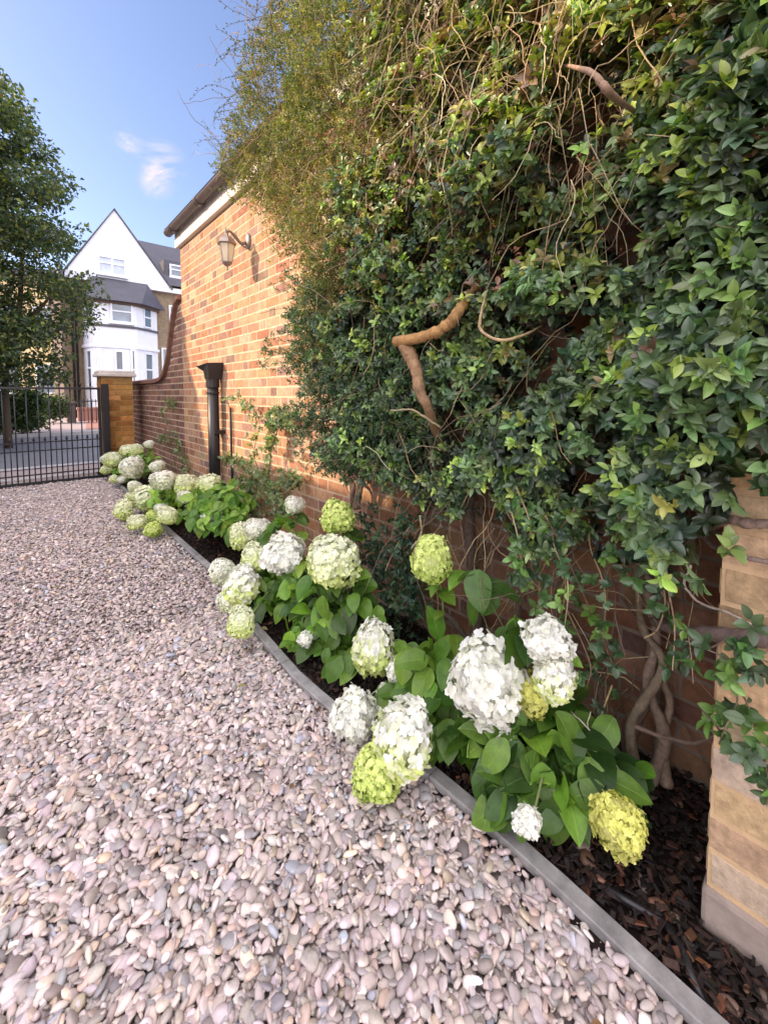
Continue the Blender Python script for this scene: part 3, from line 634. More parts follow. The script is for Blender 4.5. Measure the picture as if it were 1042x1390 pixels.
# trunks and thick branches
tk = MB()
def vine(mb, pts, r, col, X=None, sides=10, n=30):
    q = spline([np.array(ox(x, y, xx)) for x, y, xx in pts], n); q = q + np.cumsum(rng.normal(0, .0016, q.shape), axis=0) * .6; r = np.interp(np.linspace(0, 1, len(q)), np.linspace(0, 1, len(r)), r) * (1 + np.clip(rng.normal(0, .09, len(q)), -.2, .25)); mb.tube(q, r, sides, col)
for pts, r in (([(868, 1062, 1.40), (850, 1010, 1.40), (878, 940, 1.42), (885, 880, 1.45), (900, 800, 1.47), (880, 720, 1.46), (870, 600, 1.44), (880, 400, 1.42)], [.024, .018, .016, .015, .012]),
               ([(880, 1070, 1.42), (900, 1000, 1.42), (878, 930, 1.40), (892, 870, 1.42), (880, 790, 1.44), (905, 700, 1.42), (930, 600, 1.42)], [.022, .016, .014, .012, .010]),
               ([(862, 1052, 1.37), (858, 980, 1.36), (900, 905, 1.38), (870, 850, 1.42), (862, 760, 1.44), (850, 690, 1.42)], [.018, .013, .011, .009]),
               ([(905, 1065, 1.43), (898, 1010, 1.43), (905, 950, 1.45), (885, 900, 1.46)], [.018, .012, .010]),
               ([(640, 905, 1.47), (648, 840, 1.48), (640, 760, 1.47), (637, 690, 1.45), (650, 600, 1.43), (655, 430, 1.40), (700, 250, 1.38)], [.030, .024, .022, .020, .014]),
               ([(620, 910, 1.44), (580, 850, 1.40), (545, 800, 1.42)], [.014, .012, .010]),
               ([(655, 900, 1.44), (610, 838, 1.40), (580, 850, 1.38), (600, 870, 1.36)], [.014, .013, .012]),
               ([(555, 770, 1.44), (575, 710, 1.44), (600, 690, 1.45), (640, 640, 1.43)], [.010, .010, .009]),
               ([(700, 880, 1.47), (705, 780, 1.48), (700, 700, 1.47), (715, 600, 1.44)], [.012, .010, .009])):
    vine(tk, pts, r, pal(BARK, 1)[0])
tk.build('trunk', M_bark, main, True)
XB = 1.08
pb = MB(); vine(pb, [(536, 464, XB - .03), (575, 456, XB), (605, 440, XB + .02), (625, 418, XB + .06), (665, 365, XB + .4)], [.020, .019, .018, .015], (.44, .25, .10), n=40); pb.build('bare_branch', M_wood, main, True)
pb = MB(); vine(pb, [(540, 458, XB - .03), (553, 478, XB), (563, 500, XB + .01), (568, 530, XB + .01), (582, 562, XB + .06), (596, 610, XB + .4)], [.020, .024, .021, .018, .014], (.40, .25, .14), n=40); pb.build('bare_branch', M_wood, main, True)
pb = MB(); vine(pb, [(665, 385, 1.3), (655, 425, 1.04), (655, 450, 1.02), (680, 462, 1.02), (708, 456, 1.07), (740, 440, 1.3)], [.003, .0045, .0045, .003], (.5, .36, .2), n=30); pb.build('bare_branch', M_wood, main, True)
pb = MB(); vine(pb, [(740, 85, 1.3), (800, 97, 1.03), (822, 112, 1.0), (832, 126, 1.02), (885, 165, 1.35)], [.003, .006, .009, .008, .004], (.40, .26, .18), n=20); pb.build('bare_branch', M_wood, main, True)
pb = MB(); vine(pb, [(1060, 867, PX - .05), (985, 862, PX - .035), (935, 856, PX + .07), (905, 850, PX + .16), (885, 843, PX + .25)], [.017, .015, .014, .013], (.26, .19, .17), n=30); pb.build('bare_branch', M_wood, main, True)
pb = MB(); vine(pb, [(1060, 712, PX - .045), (1010, 708, PX - .04), (985, 702, PX - .01), (950, 716, PX + .12), (938, 730, PX + .16), (938, 770, PX + .2)], [.010, .010, .009, .008], (.28, .20, .16), n=40); pb.build('bare_branch', M_wood, main, True)
pb = MB(); vine(pb, [(988, 708, PX + .02), (990, 690, PX + .03), (975, 668, PX + .08), (950, 650, PX + .15)], [.009, .008, .007], (.24, .17, .13), n=20); pb.build('bare_branch', M_wood, main, True)
pb = MB(); vine(pb, [(950, 720, PX + .1), (965, 740, PX + .05), (1000, 752, PX - .03), (1060, 760, PX - .035)], [.006, .005], (.30, .22, .19), n=30); pb.build('bare_branch', M_wood, main, True)
pb = MB(); vine(pb, [(880, 735, 1.2), (900, 735, 1.2), (930, 762, 1.18), (925, 790, 1.18), (940, 812, 1.16), (985, 832, PX - .02), (1042, 860, PX - .02)], [.003, .0028, .0025], (.62, .52, .45), n=50); pb.build('bare_branch', M_wood, main, True)
pb = MB(); vine(pb, [(885, 725, 1.2), (876, 745, 1.2), (882, 770, 1.2)], [.003, .0025], (.6, .5, .3), n=20); pb.build('bare_branch', M_wood, main, True)
pb = MB(); vine(pb, [(880, 720, 1.25), (900, 800, 1.25), (890, 850, 1.25), (868, 865, 1.25)], [.0025, .002], (.45, .34, .2), n=20); pb.build('bare_branch', M_wood, main, True)
pb = MB(); vine(pb, [(860, 985, 1.3), (900, 1000, 1.32), (940, 1008, 1.35), (975, 1000, 1.37)], [.006, .005], (.2, .14, .11), n=20); pb.build('bare_branch', M_wood, main, True)
pb = MB(); vine(pb, [(775, 965, 1.15), (795, 985, 1.15), (825, 1020, 1.17), (845, 1050, 1.2)], [.0018, .0015], (.6, .55, .45), n=20); pb.build('bare_branch', M_wood, main, True)
pb = MB(); vine(pb, [(800, 965, 1.15), (794, 985, 1.15), (802, 1000, 1.15)], [.0013, .001], (.6, .55, .45), n=12); pb.build('bare_branch', M_wood, main, True)
pb = MB(); vine(pb, [(598, 580, 1.1), (560, 556, 1.0), (530, 556, 1.0)], [.004, .003], (.4, .34, .2), n=20); pb.build('bare_branch', M_wood, main, True)
pb = MB(); vine(pb, [(570, 700, 1.2), (572, 725, 1.2), (560, 745, 1.2)], [.003, .003], (.55, .45, .25), n=20); pb.build('bare_branch', M_wood, main, True)
tw = MB()
mp = np.array(MP)
def smp(poly, X0=.08, X1=.3):
    poly = np.array(poly); lo, hi_ = poly.min(0), poly.max(0)
    def f():
        while True:
            y, z = random.uniform(lo[0], hi_[0]), random.uniform(lo[1], hi_[1])
            if inpoly(np.array([y]), np.array([z]), poly)[0]: return (WX - random.uniform(X0, X1) , y, z)
    return f
UP = px_poly([(1110, -150), (560, -150), (510, 60), (520, 200), (760, 260), (1110, 240)], 1.15)
twigs_mb(tw, 620, smp(UP, .16, .42), [tuple(1.25 * v for v in t) for t in TAN], (.0007, .0020), (.12, .42), 1.2, curly=.42)
twigs_mb(tw, 260, smp(MP, .1, .36), TAN + BARK, (.0008, .0019), (.1, .45), .9, curly=.6)
LOW = px_poly([(520, 650), (700, 640), (950, 640), (900, 900), (860, 1000), (700, 800), (560, 760)], 1.4)
twigs_mb(tw, 150, smp(LOW, .02, .16), BARK + TAN[:1], (.001, .0028), (.15, .5), .9)
tw.build('twigs', M_wood, main)

# --- olive overhanging shrub at the eaves
olv = empty('overhanging_shrub', 'dry olive green shrub spilling over the gutter against the sky', 'shrub')
OL = [(640, -160), (345, -160), (338, -20), (325, 30), (330, 80), (305, 120), (318, 170), (295, 205), (300, 262), (345, 282), (375, 320), (385, 372), (405, 415), (410, 470), (470, 500), (520, 400), (540, 200), (560, 0)]
OP = px_poly([(x + (14 if y > 250 and x < 500 else 0), y) for x, y in OL], 1.25)
Y, Z, Tk = shoots(OP, 11500, .32, 31, .8)
over = np.clip((Z - 2.95) / .6, 0, 1)
P = np.stack([WX - .05 - Tk * rng.random(len(Y)) ** .5 + over * .12, Y, Z], 1)
axis = np.stack([-.6 - .2 * rng.random(len(Y)), rng.normal(.2, .5, len(Y)), rng.normal(.1, .6, len(Y))], 1)
arr = rosettes(P, axis, 7, np.full(len(Y), .021), lambda n: pal(G_OLV, n, [3, 3, 3, 2.5, 3, 1.5], .2), .36, (.4, 1.3), 1.0)
scatter_leaves('foliage', *arr, M_leaf_s, olv, LT_S)
tw = MB()
twigs_mb(tw, 420, smp(OP, .1, .38), TAN, (.001, .0026), (.12, .4), .3)
# wispy shoots reaching out over the sky
WP = []; WA = []
for x, y in [(340, 0), (325, 45), (318, 75), (335, 30), (322, 110), (312, 90), (305, 120), (310, 150), (300, 160), (295, 200), (310, 190), (330, 130), (340, 60), (300, 235), (290, 250), (330, 10), (350, -20), (315, 60), (300, 140), (305, 180), (320, 165), (335, 100), (296, 225), (310, 210), (345, 20)] * 2:
    p = np.array(ox(x + 22, y + 12, 1.22 + random.uniform(-.1, .1))) + rng.normal(0, .03, 3); d = unit(np.array([random.gauss(-.25, .2), random.gauss(.85, .25), random.gauss(.55, .35)])); pts = [p.copy()]; L_ = random.uniform(.18, .42)
    for i in range(9):
        d = unit(d + rng.normal(0, .16, 3) + np.array([0, 0, -.02])); p = p + d * L_ / 9; pts.append(p.copy())
        if i > 1:
            for _ in range(2): WP.append(p + rng.normal(0, .004, 3)); WA.append(unit(d + rng.normal(0, .7, 3)))
    tw.tube(pts, [.0022, .0009], 4, (.16, .13, .10), False)
tw.build('twigs', M_wood, olv)
WP = np.array(WP); WA = np.array(WA); n = len(WP)
scatter_leaves('outer_leaves', WP, WA, rng.normal(size=(n, 3)), rng.uniform(.014, .026, n), rng.uniform(.005, .009, n), pal([(.07, .09, .04), (.10, .10, .05), (.14, .15, .05)], n), M_leaf_s, olv, LT_S)
yl = [(400, 25), (300 + 90, 55), (440, 190), (350, 170), (370, 200), (410, 215), (430, 320), (410, 340), (440, 60), (395, 160), (385, 230)]
# --- grey-green fine bush hanging in the middle of the wall
mid = empty('wall_shrub', 'fine grey green shrub on twisted bare stems at the edge of the sunlit bricks', 'shrub')
MD = [(400, 375), (400, 430), (378, 470), (405, 510), (428, 560), (412, 600), (445, 632), (500, 650), (560, 660), (600, 600), (560, 470), (480, 380)]
DP = px_poly([(x + (16 if x < 460 else 0), y) for x, y in MD], 1.30)
Y, Z, Tk = shoots(DP, 4600, .34, 51, .5)
P = np.stack([WX - .03 - Tk * rng.random(len(Y)) ** .5, Y, Z], 1)
axis = np.stack([-.7 - .2 * rng.random(len(Y)), rng.normal(.1, .5, len(Y)), rng.normal(.1, .5, len(Y))], 1)
arr = rosettes(P, axis, 7, np.full(len(Y), .024), lambda n: pal([(.08, .14, .075), (.12, .18, .10), (.06, .11, .06), (.16, .21, .09), (.19, .20, .14)], n, [4, 3, 3, 2, 1], .18), .38, (.4, 1.3), .8)
scatter_leaves('foliage', *arr, M_leaf_s, mid, LT_S)
tk = MB(); 
for k in range(7):
    x0 = 482 + random.uniform(-6, 8); x1 = 440 + k * 12
    vine(tk, [(x0, 690, 1.44), (x0 - 4 + k * 2, 655, 1.43), (x1, 620, 1.40), (x1 + random.uniform(-20, 20), 560, 1.36), (x1 + random.uniform(-20, 20), 500, 1.34)], [.014, .011, .008, .005], pal(BARK, 1)[0])
tk.build('stems', M_bark, mid, True)
tw = MB(); twigs_mb(tw, 130, smp(DP, .08, .4), TAN + BARK, (.001, .0022), (.1, .35), .6); tw.build('twigs', M_wood, mid)

# --- small climbers on the wall
def small_climber(label, lines, X, L, cols, n_per=9, r=.003, name='wall_climber', group='small climbers on the brick wall', spread=.03):
    root = empty(name, label, 'climber', group); s = MB(); PP = []; AA = []
    for pts in lines:
        q = spline([np.array(ox(x, y, X)) for x, y in pts], 24); q[:, 0] += rng.normal(0, .004, len(q)); s.tube(q, [r, r * .4], 5, pal(BARK, 1)[0])
        for i in range(len(q)):
            for _ in range(n_per // 3 + (random.random() < .5)):
                PP.append(q[i] + rng.normal(0, spread, 3) * np.array([.6, 1, 1]) + np.array([-.02, 0, 0])); AA.append([-.8, random.gauss(0, .6), random.gauss(.1, .5)])
    s.build('stem', M_bark, root, True)
    PP = np.array(PP); PP[:, 0] = np.minimum(PP[:, 0], WX - .015); AA = np.array(AA)
    arr = rosettes(PP, AA, 5, np.full(len(PP), L), lambda n: pal(cols, n, None, .18), .5, (.5, 1.35), .4)
    scatter_leaves('foliage', *arr, M_leaf_s, root, LT); return root
small_climber('thin sparse climber on the shaded low wall below the coping curve', [[(243, 640), (238, 610), (232, 580), (222, 560), (228, 545)], [(235, 600), (225, 590), (220, 600)], [(250, 640), (248, 610), (240, 590)], [(228, 552), (238, 545), (240, 550)], [(262, 660), (255, 630), (245, 610)]], 1.49, .030, [(.20, .30, .14), (.16, .19, .08), (.20, .17, .09)], 5)
small_climber('leafy climber with pale bronze shoots right of the drainpipe', [[(375, 700), (365, 640), (372, 600), (385, 570), (402, 562)], [(350, 690), (345, 640), (318, 625), (308, 622)], [(360, 690), (350, 640), (345, 610), (352, 570), (335, 545), (312, 540)], [(370, 660), (395, 645), (403, 655)], [(372, 600), (372, 575), (378, 560), (400, 575)], [(345, 700), (340, 665), (330, 650)], [(390, 700), (380, 670), (360, 650)]], 1.44, .036, [(.20, .28, .13), (.27, .33, .16), (.32, .29, .15), (.13, .20, .09)], 11, .004)
small_climber('low dark leafy climber between the middle hydrangea and the wall', [[(535, 850), (540, 790), (560, 740), (530, 700)], [(545, 830), (525, 780), (515, 740), (505, 700)], [(560, 850), (555, 790), (545, 745), (550, 700)], [(520, 800), (500, 740), (470, 720)], [(570, 820), (560, 790), (575, 770)]], 1.36, .030, [(.045, .09, .05), (.03, .07, .04), (.07, .13, .06)], 7, .004, spread=.04)

# ------------------------------------------------------------------ hydrangeas
PT_ = leaf_template(3, 3, [.35, 1.0, .55], .15, .12)
def head_mesh(name, r, pal_fn, fl=.032, sx=1, sz=1.1, seed=1):
    rr = np.random.default_rng(seed); n = int(4 * PI * r * r / (fl * fl * (.30 if fl > .025 else .26))); i = np.arange(n) + .5
    ph = np.arccos(1 - 2 * i / n); th = PI * (1 + 5 ** .5) * i
    Nn = np.stack([np.cos(th) * np.sin(ph), np.sin(th) * np.sin(ph), np.cos(ph)], 1); Nn = unit(Nn + rr.normal(0, .10, (n, 3)))
    lump = 1 + .10 * np.sin(Nn[:, 0] * 3 + seed) + .09 * np.sin(Nn[:, 1] * 5 + 2 * seed) + .07 * np.sin(Nn[:, 2] * 5 + seed) + rr.normal(0, .05, n)
    Pc = Nn * (r * lump)[:, None] * np.array([sx, sx, sz]); ax = unit(Nn + np.array([0, 0, .15]) + rr.normal(0, .38, (n, 3)))
    ref = unit(np.cross(ax, rr.normal(size=(n, 3)))); bi = np.cross(ax, ref); c0 = pal_fn(Nn, n, rr)
    PP = []; DD = []; NN = []; CC = []
    for k in range(4):
        a = k * PI / 2 + rr.normal(0, .12, n); out = np.cos(a)[:, None] * ref + np.sin(a)[:, None] * bi
        PP.append(Pc + ax * .003); DD.append(out + ax * rr.uniform(.0, .45, (n, 1))); NN.append(ax); CC.append(c0 * (1 + rr.normal(0, .05, (n, 1))))
    m = 4 * n; P_, D_, N_, C_ = [np.concatenate(q) for q in (PP, DD, NN, CC)]; L_ = fl * .60 * rr.uniform(.75, 1.15, m)
    o = scatter_leaves(name, P_, D_, N_, L_, L_ * rr.uniform(.85, 1.1, m), np.clip(C_, 0, .9), M_petal, None, PT_); me = o.data; bpy.data.objects.remove(o)
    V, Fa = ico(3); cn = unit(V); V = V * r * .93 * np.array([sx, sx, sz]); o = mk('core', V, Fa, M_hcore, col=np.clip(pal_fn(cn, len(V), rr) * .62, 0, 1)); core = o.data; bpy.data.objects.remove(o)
    return me, core
WHT = np.array([.92, .92, .84]); LIM = np.array([.66, .74, .27]); GRN = np.array([.46, .58, .13]); YEL = np.array([.74, .74, .22])
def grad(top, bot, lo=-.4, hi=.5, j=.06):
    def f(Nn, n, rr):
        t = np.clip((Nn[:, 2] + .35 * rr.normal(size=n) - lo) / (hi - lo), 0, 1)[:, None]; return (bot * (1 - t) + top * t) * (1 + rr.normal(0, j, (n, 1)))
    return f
HR = .09
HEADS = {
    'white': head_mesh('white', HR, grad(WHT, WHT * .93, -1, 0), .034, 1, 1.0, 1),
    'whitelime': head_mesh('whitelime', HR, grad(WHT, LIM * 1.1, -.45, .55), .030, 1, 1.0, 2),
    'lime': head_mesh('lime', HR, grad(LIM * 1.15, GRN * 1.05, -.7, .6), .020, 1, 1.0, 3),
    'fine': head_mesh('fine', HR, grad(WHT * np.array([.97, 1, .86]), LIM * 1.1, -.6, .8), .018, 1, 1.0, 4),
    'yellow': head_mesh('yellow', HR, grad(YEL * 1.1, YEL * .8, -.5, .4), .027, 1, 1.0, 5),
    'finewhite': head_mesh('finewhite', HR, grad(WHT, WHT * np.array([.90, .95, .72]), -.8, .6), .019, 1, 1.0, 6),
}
HL = [(.11, .22, .025), (.15, .30, .03), (.08, .17, .022), (.21, .37, .045), (.05, .11, .018)]
def hydrangea(label, base, heads, clouds, cols=HL, lsize=.11, seed=0):
    """heads: (px,py,rx,ry,kind,X); clouds: (px,py,X, radius xyz, n)"""
    root = empty('hydrangea_bush', label, 'hydrangea', 'hydrangea bushes along the wall bed'); stems = MB(); base = np.array(base, float); LP = []; LD = []; LN = []; LS = []
    for hd in heads:
        x, y, rx, ry, kind, X = hd; p = np.array(ox(x, y, X)); 
        for _ in range(60):
            zc = p[0] * math.sin(TH) + p[1] * math.cos(TH); r = (rx + ry) / 2 / F * zc
            if p[2] > r * .9 + .01: break
            X -= .012; p = np.array(ox(x, y, X))
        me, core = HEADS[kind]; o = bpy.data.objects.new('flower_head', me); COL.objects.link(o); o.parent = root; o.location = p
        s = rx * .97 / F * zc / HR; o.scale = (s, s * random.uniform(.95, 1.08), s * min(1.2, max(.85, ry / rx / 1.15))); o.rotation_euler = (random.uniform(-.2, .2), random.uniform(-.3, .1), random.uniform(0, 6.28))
        c = bpy.data.objects.new('core', core); COL.objects.link(c); c.parent = o
        b0 = base + np.array([random.uniform(-.05, .05), random.uniform(-.08, .08), 0]); mid_ = (b0 * .45 + p * .55) + np.array([.04, 0, .08]); q = spline([b0, mid_, p + np.array([.02, 0, -r * .3])], 18)
        stems.tube(q, [.0045, .0032], 6, (.16, .20, .07))
        for t in (5, 8, 11, 13, 15):
            for sgn in (-1, 1):
                if random.random() < .8:
                    LP.append(q[t]); a = random.uniform(0, PI) + (PI if sgn > 0 else 0); LD.append([math.cos(a), math.sin(a), random.uniform(-.5, .25)]); LN.append([-.35, random.gauss(0, .3), 1]); LS.append(lsize * random.uniform(.55, .95))
    for x, y, X, (ra, rb, rc), n in clouds:
        c = np.array(ox(x, y, X)); u = unit(rng.normal(size=(n, 3))); p = c + u * np.array([ra, rb, rc]) * rng.uniform(.45, 1.0, (n, 1))
        p[:, 0] = np.minimum(p[:, 0], WX - .05); p[:, 2] = np.maximum(p[:, 2], .07)
        tocam = unit(EYE - p)
        d = unit(u * .6 + rng.normal(0, .45, (n, 3)) + np.array([-.3, 0, -.45])); nn = unit(u * .5 + tocam * .45 + np.array([-.1, 0, .75]) + rng.normal(0, .3, (n, 3)))
        for i in range(n):
            LP.append(p[i] - d[i] * lsize * .4); LD.append(d[i]); LN.append(nn[i]); LS.append(lsize * random.uniform(.6, 1.15))
            if i % 3 == 0: stems.tube(spline([base + rng.normal(0, .03, 3) * [1, 1, 0], (base + p[i]) / 2 + [0, 0, .04], p[i] - d[i] * lsize * .4], 8), [.0035, .0018], 5, (.14, .18, .06))
    LP, LD, LN, LS = np.array(LP), np.array(LD), np.array(LN), np.array(LS); n = len(LP)
    scatter_leaves('foliage', LP, LD, LN, LS, LS * rng.uniform(.56, .72, n), pal(cols, n, None, .15), M_hleaf, root, LT_H, True, .03)
    stems.build('stems', M_stem, root, True)
    return root
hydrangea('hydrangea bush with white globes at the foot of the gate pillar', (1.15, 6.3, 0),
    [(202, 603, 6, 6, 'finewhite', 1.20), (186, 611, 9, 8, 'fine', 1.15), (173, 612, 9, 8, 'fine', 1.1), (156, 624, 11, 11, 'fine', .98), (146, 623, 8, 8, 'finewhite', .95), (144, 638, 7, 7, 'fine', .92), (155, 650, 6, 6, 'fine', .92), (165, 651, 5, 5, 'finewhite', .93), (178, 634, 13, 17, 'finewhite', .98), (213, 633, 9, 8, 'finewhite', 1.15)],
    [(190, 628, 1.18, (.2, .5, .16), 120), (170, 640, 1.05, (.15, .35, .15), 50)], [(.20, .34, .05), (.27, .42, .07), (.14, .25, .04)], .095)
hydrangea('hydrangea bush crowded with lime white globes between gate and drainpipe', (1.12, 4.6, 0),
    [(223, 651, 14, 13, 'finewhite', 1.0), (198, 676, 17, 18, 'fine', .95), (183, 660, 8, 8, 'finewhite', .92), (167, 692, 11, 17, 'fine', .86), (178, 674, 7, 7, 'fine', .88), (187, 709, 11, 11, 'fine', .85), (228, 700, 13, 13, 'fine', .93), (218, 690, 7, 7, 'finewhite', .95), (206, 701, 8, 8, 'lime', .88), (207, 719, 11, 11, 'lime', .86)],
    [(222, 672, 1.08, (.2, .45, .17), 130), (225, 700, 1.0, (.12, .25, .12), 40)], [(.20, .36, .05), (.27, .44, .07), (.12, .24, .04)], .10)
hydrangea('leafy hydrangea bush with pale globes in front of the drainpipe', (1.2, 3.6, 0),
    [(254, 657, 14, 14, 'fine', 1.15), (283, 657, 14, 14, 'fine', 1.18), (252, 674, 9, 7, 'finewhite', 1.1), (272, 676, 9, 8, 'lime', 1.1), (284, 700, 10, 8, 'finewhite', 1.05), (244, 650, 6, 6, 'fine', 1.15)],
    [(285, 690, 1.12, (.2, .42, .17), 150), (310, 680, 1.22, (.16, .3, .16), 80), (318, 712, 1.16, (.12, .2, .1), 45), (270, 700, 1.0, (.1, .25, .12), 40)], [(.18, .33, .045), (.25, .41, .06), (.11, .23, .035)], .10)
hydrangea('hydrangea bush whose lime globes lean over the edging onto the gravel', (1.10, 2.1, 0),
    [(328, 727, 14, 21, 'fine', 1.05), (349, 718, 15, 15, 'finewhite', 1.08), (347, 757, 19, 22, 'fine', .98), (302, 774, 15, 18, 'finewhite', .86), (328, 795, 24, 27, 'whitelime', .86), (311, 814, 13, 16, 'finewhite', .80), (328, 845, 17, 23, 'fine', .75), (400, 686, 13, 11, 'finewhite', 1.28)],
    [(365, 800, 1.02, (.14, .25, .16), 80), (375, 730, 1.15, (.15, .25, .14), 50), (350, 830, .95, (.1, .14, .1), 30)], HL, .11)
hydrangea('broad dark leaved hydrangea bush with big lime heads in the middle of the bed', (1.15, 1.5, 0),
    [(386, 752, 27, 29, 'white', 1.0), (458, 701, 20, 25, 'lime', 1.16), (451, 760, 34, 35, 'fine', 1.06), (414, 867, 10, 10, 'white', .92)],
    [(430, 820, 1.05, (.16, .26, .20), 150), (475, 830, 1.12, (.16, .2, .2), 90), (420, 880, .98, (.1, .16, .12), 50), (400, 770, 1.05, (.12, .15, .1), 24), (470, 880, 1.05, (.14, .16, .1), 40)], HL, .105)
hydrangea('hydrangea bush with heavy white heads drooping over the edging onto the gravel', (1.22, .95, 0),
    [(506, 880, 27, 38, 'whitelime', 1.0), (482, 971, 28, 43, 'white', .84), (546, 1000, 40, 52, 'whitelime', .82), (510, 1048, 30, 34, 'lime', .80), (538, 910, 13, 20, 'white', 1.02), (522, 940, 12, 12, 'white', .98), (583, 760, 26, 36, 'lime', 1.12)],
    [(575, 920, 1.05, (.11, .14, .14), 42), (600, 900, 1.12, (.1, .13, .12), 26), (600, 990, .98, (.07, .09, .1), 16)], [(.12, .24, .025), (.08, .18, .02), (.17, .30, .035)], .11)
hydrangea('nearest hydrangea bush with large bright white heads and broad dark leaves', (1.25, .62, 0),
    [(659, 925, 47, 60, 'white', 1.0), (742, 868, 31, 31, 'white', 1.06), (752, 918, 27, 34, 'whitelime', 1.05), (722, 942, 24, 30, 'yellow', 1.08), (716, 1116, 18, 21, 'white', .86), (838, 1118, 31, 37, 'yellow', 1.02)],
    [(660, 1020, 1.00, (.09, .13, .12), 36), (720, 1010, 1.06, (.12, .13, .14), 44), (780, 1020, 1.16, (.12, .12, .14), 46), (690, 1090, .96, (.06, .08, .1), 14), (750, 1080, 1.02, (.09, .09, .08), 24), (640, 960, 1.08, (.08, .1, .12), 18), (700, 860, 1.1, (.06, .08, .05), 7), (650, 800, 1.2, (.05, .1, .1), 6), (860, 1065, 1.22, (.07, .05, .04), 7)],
    [(.07, .15, .022), (.05, .115, .02), (.115, .23, .03), (.035, .08, .016), (.18, .32, .04)], .125)

# ------------------------------------------------------------------ street beyond
# tree
def blob_tree(label, trunk, limbs, centres, nleaf, lsize, cols, name='street_tree'):
    t = empty(name, label, 'tree'); b = MB(); b.tube(spline(trunk, 16), [.075, .06, .05], 10, (.09, .065, .045))
    for l in limbs: b.tube(spline(l, 12), [.055, .02], 7, (.09, .065, .045))
    b.build('trunk', M_bark, t, True)
    PP = []; DD = []; S = []
    for (c, r) in centres:
        k = int(nleaf * r ** 2); u = unit(rng.normal(size=(k, 3))); p = np.array(c) + u * np.array([r, r, r * .6]) * rng.uniform(.5, 1.05, (k, 1)); PP.append(p); DD.append(u * .6 + rng.normal(0, .6, (k, 3)) + [0, 0, -.25])
    PP = np.concatenate(PP); n = len(PP); L_ = lsize * rng.uniform(.6, 1.3, n)
    scatter_leaves('crown', PP, np.concatenate(DD), rng.normal(size=(n, 3)) + [0, 0, 1], L_, L_ * .6, pal(cols, n, None, .2), M_tree, t, LT_S); return t
TY = 12.5; cs = []
TP = [(-200, 90), (-60, 75), (0, 112), (25, 110), (45, 150), (50, 200), (80, 265), (85, 300), (75, 330), (110, 360), (135, 385), (130, 410), (100, 440), (95, 470), (60, 500), (-40, 530), (-200, 500)]
tp = np.array([oy(x, y, TY)[[0, 2]] for x, y in TP])
while len(cs) < 215:
    x, z = rng.uniform(tp[:, 0].min(), tp[:, 0].max()), rng.uniform(tp[:, 1].min(), tp[:, 1].max())
    if inpoly(np.array([x]), np.array([z]), tp)[0]: cs.append(((x, TY + rng.uniform(-1.6, 1.6), z), rng.uniform(.25, .62)))
for _ in range(34): cs.append((tuple(oy(random.uniform(-30, 88), random.uniform(430, 522), TY + random.uniform(-.8, .8))), random.uniform(.16, .34)))
for x, y in [(112, 310), (105, 325), (117, 430), (128, 435), (140, 400), (20, 120), (40, 150), (70, 280)]: cs.append((tuple(oy(x, y, TY)), .16))
tb = oy(10, 560, TY)
blob_tree('tall dark green street tree beyond the gate on the left', [(tb[0], TY, -.02), (tb[0], TY, 1.6), oy(18, 470, TY), oy(30, 430, TY)],
          [[oy(12, 500, TY), oy(0, 440, TY), oy(-20, 380, TY)], [oy(18, 470, TY), oy(45, 430, TY), oy(80, 390, TY)], [oy(25, 440, TY), oy(30, 350, TY), oy(20, 250, TY)], [oy(15, 480, TY), oy(60, 460, TY), oy(95, 440, TY)]],
          cs, 1150, .095, [(.07, .11, .05), (.055, .085, .045), (.10, .13, .045), (.20, .22, .05), (.045, .07, .045)])
# shrub behind the gate
sh = empty('garden_shrub', 'bushy green shrub across the road behind the left end of the gate', 'shrub'); PP = []
for _ in range(60):
    c = np.array(oy(random.uniform(-60, 55), random.uniform(535, 575), 15.6)); k = 260; u = unit(rng.normal(size=(k, 3))); PP.append(c + u * rng.uniform(.1, .35, (k, 1)))
for _ in range(16):
    c = np.array(oy(random.uniform(60, 84), random.uniform(545, 560), 20)); k = 200; u = unit(rng.normal(size=(k, 3))); PP.append(c + u * rng.uniform(.1, .4, (k, 1)))
PP = np.concatenate(PP); n = len(PP); L_ = rng.uniform(.06, .13, n)
scatter_leaves('foliage', PP, rng.normal(size=(n, 3)), rng.normal(size=(n, 3)) + [0, -.3, .6], L_, L_ * .6, pal([(.05, .09, .03), (.07, .12, .04), (.035, .065, .03), (.10, .13, .04)], n), M_tree, sh, LT_S)
b = MB()
for x in (-20, 5, 30): p = oy(x, 570, 15.6); b.tube([(p[0], 15.6, 0.07), (p[0] + .1, 15.6, .9)], [.05, .02], 6, (.1, .07, .05))
b.build('stems', M_bark, sh)

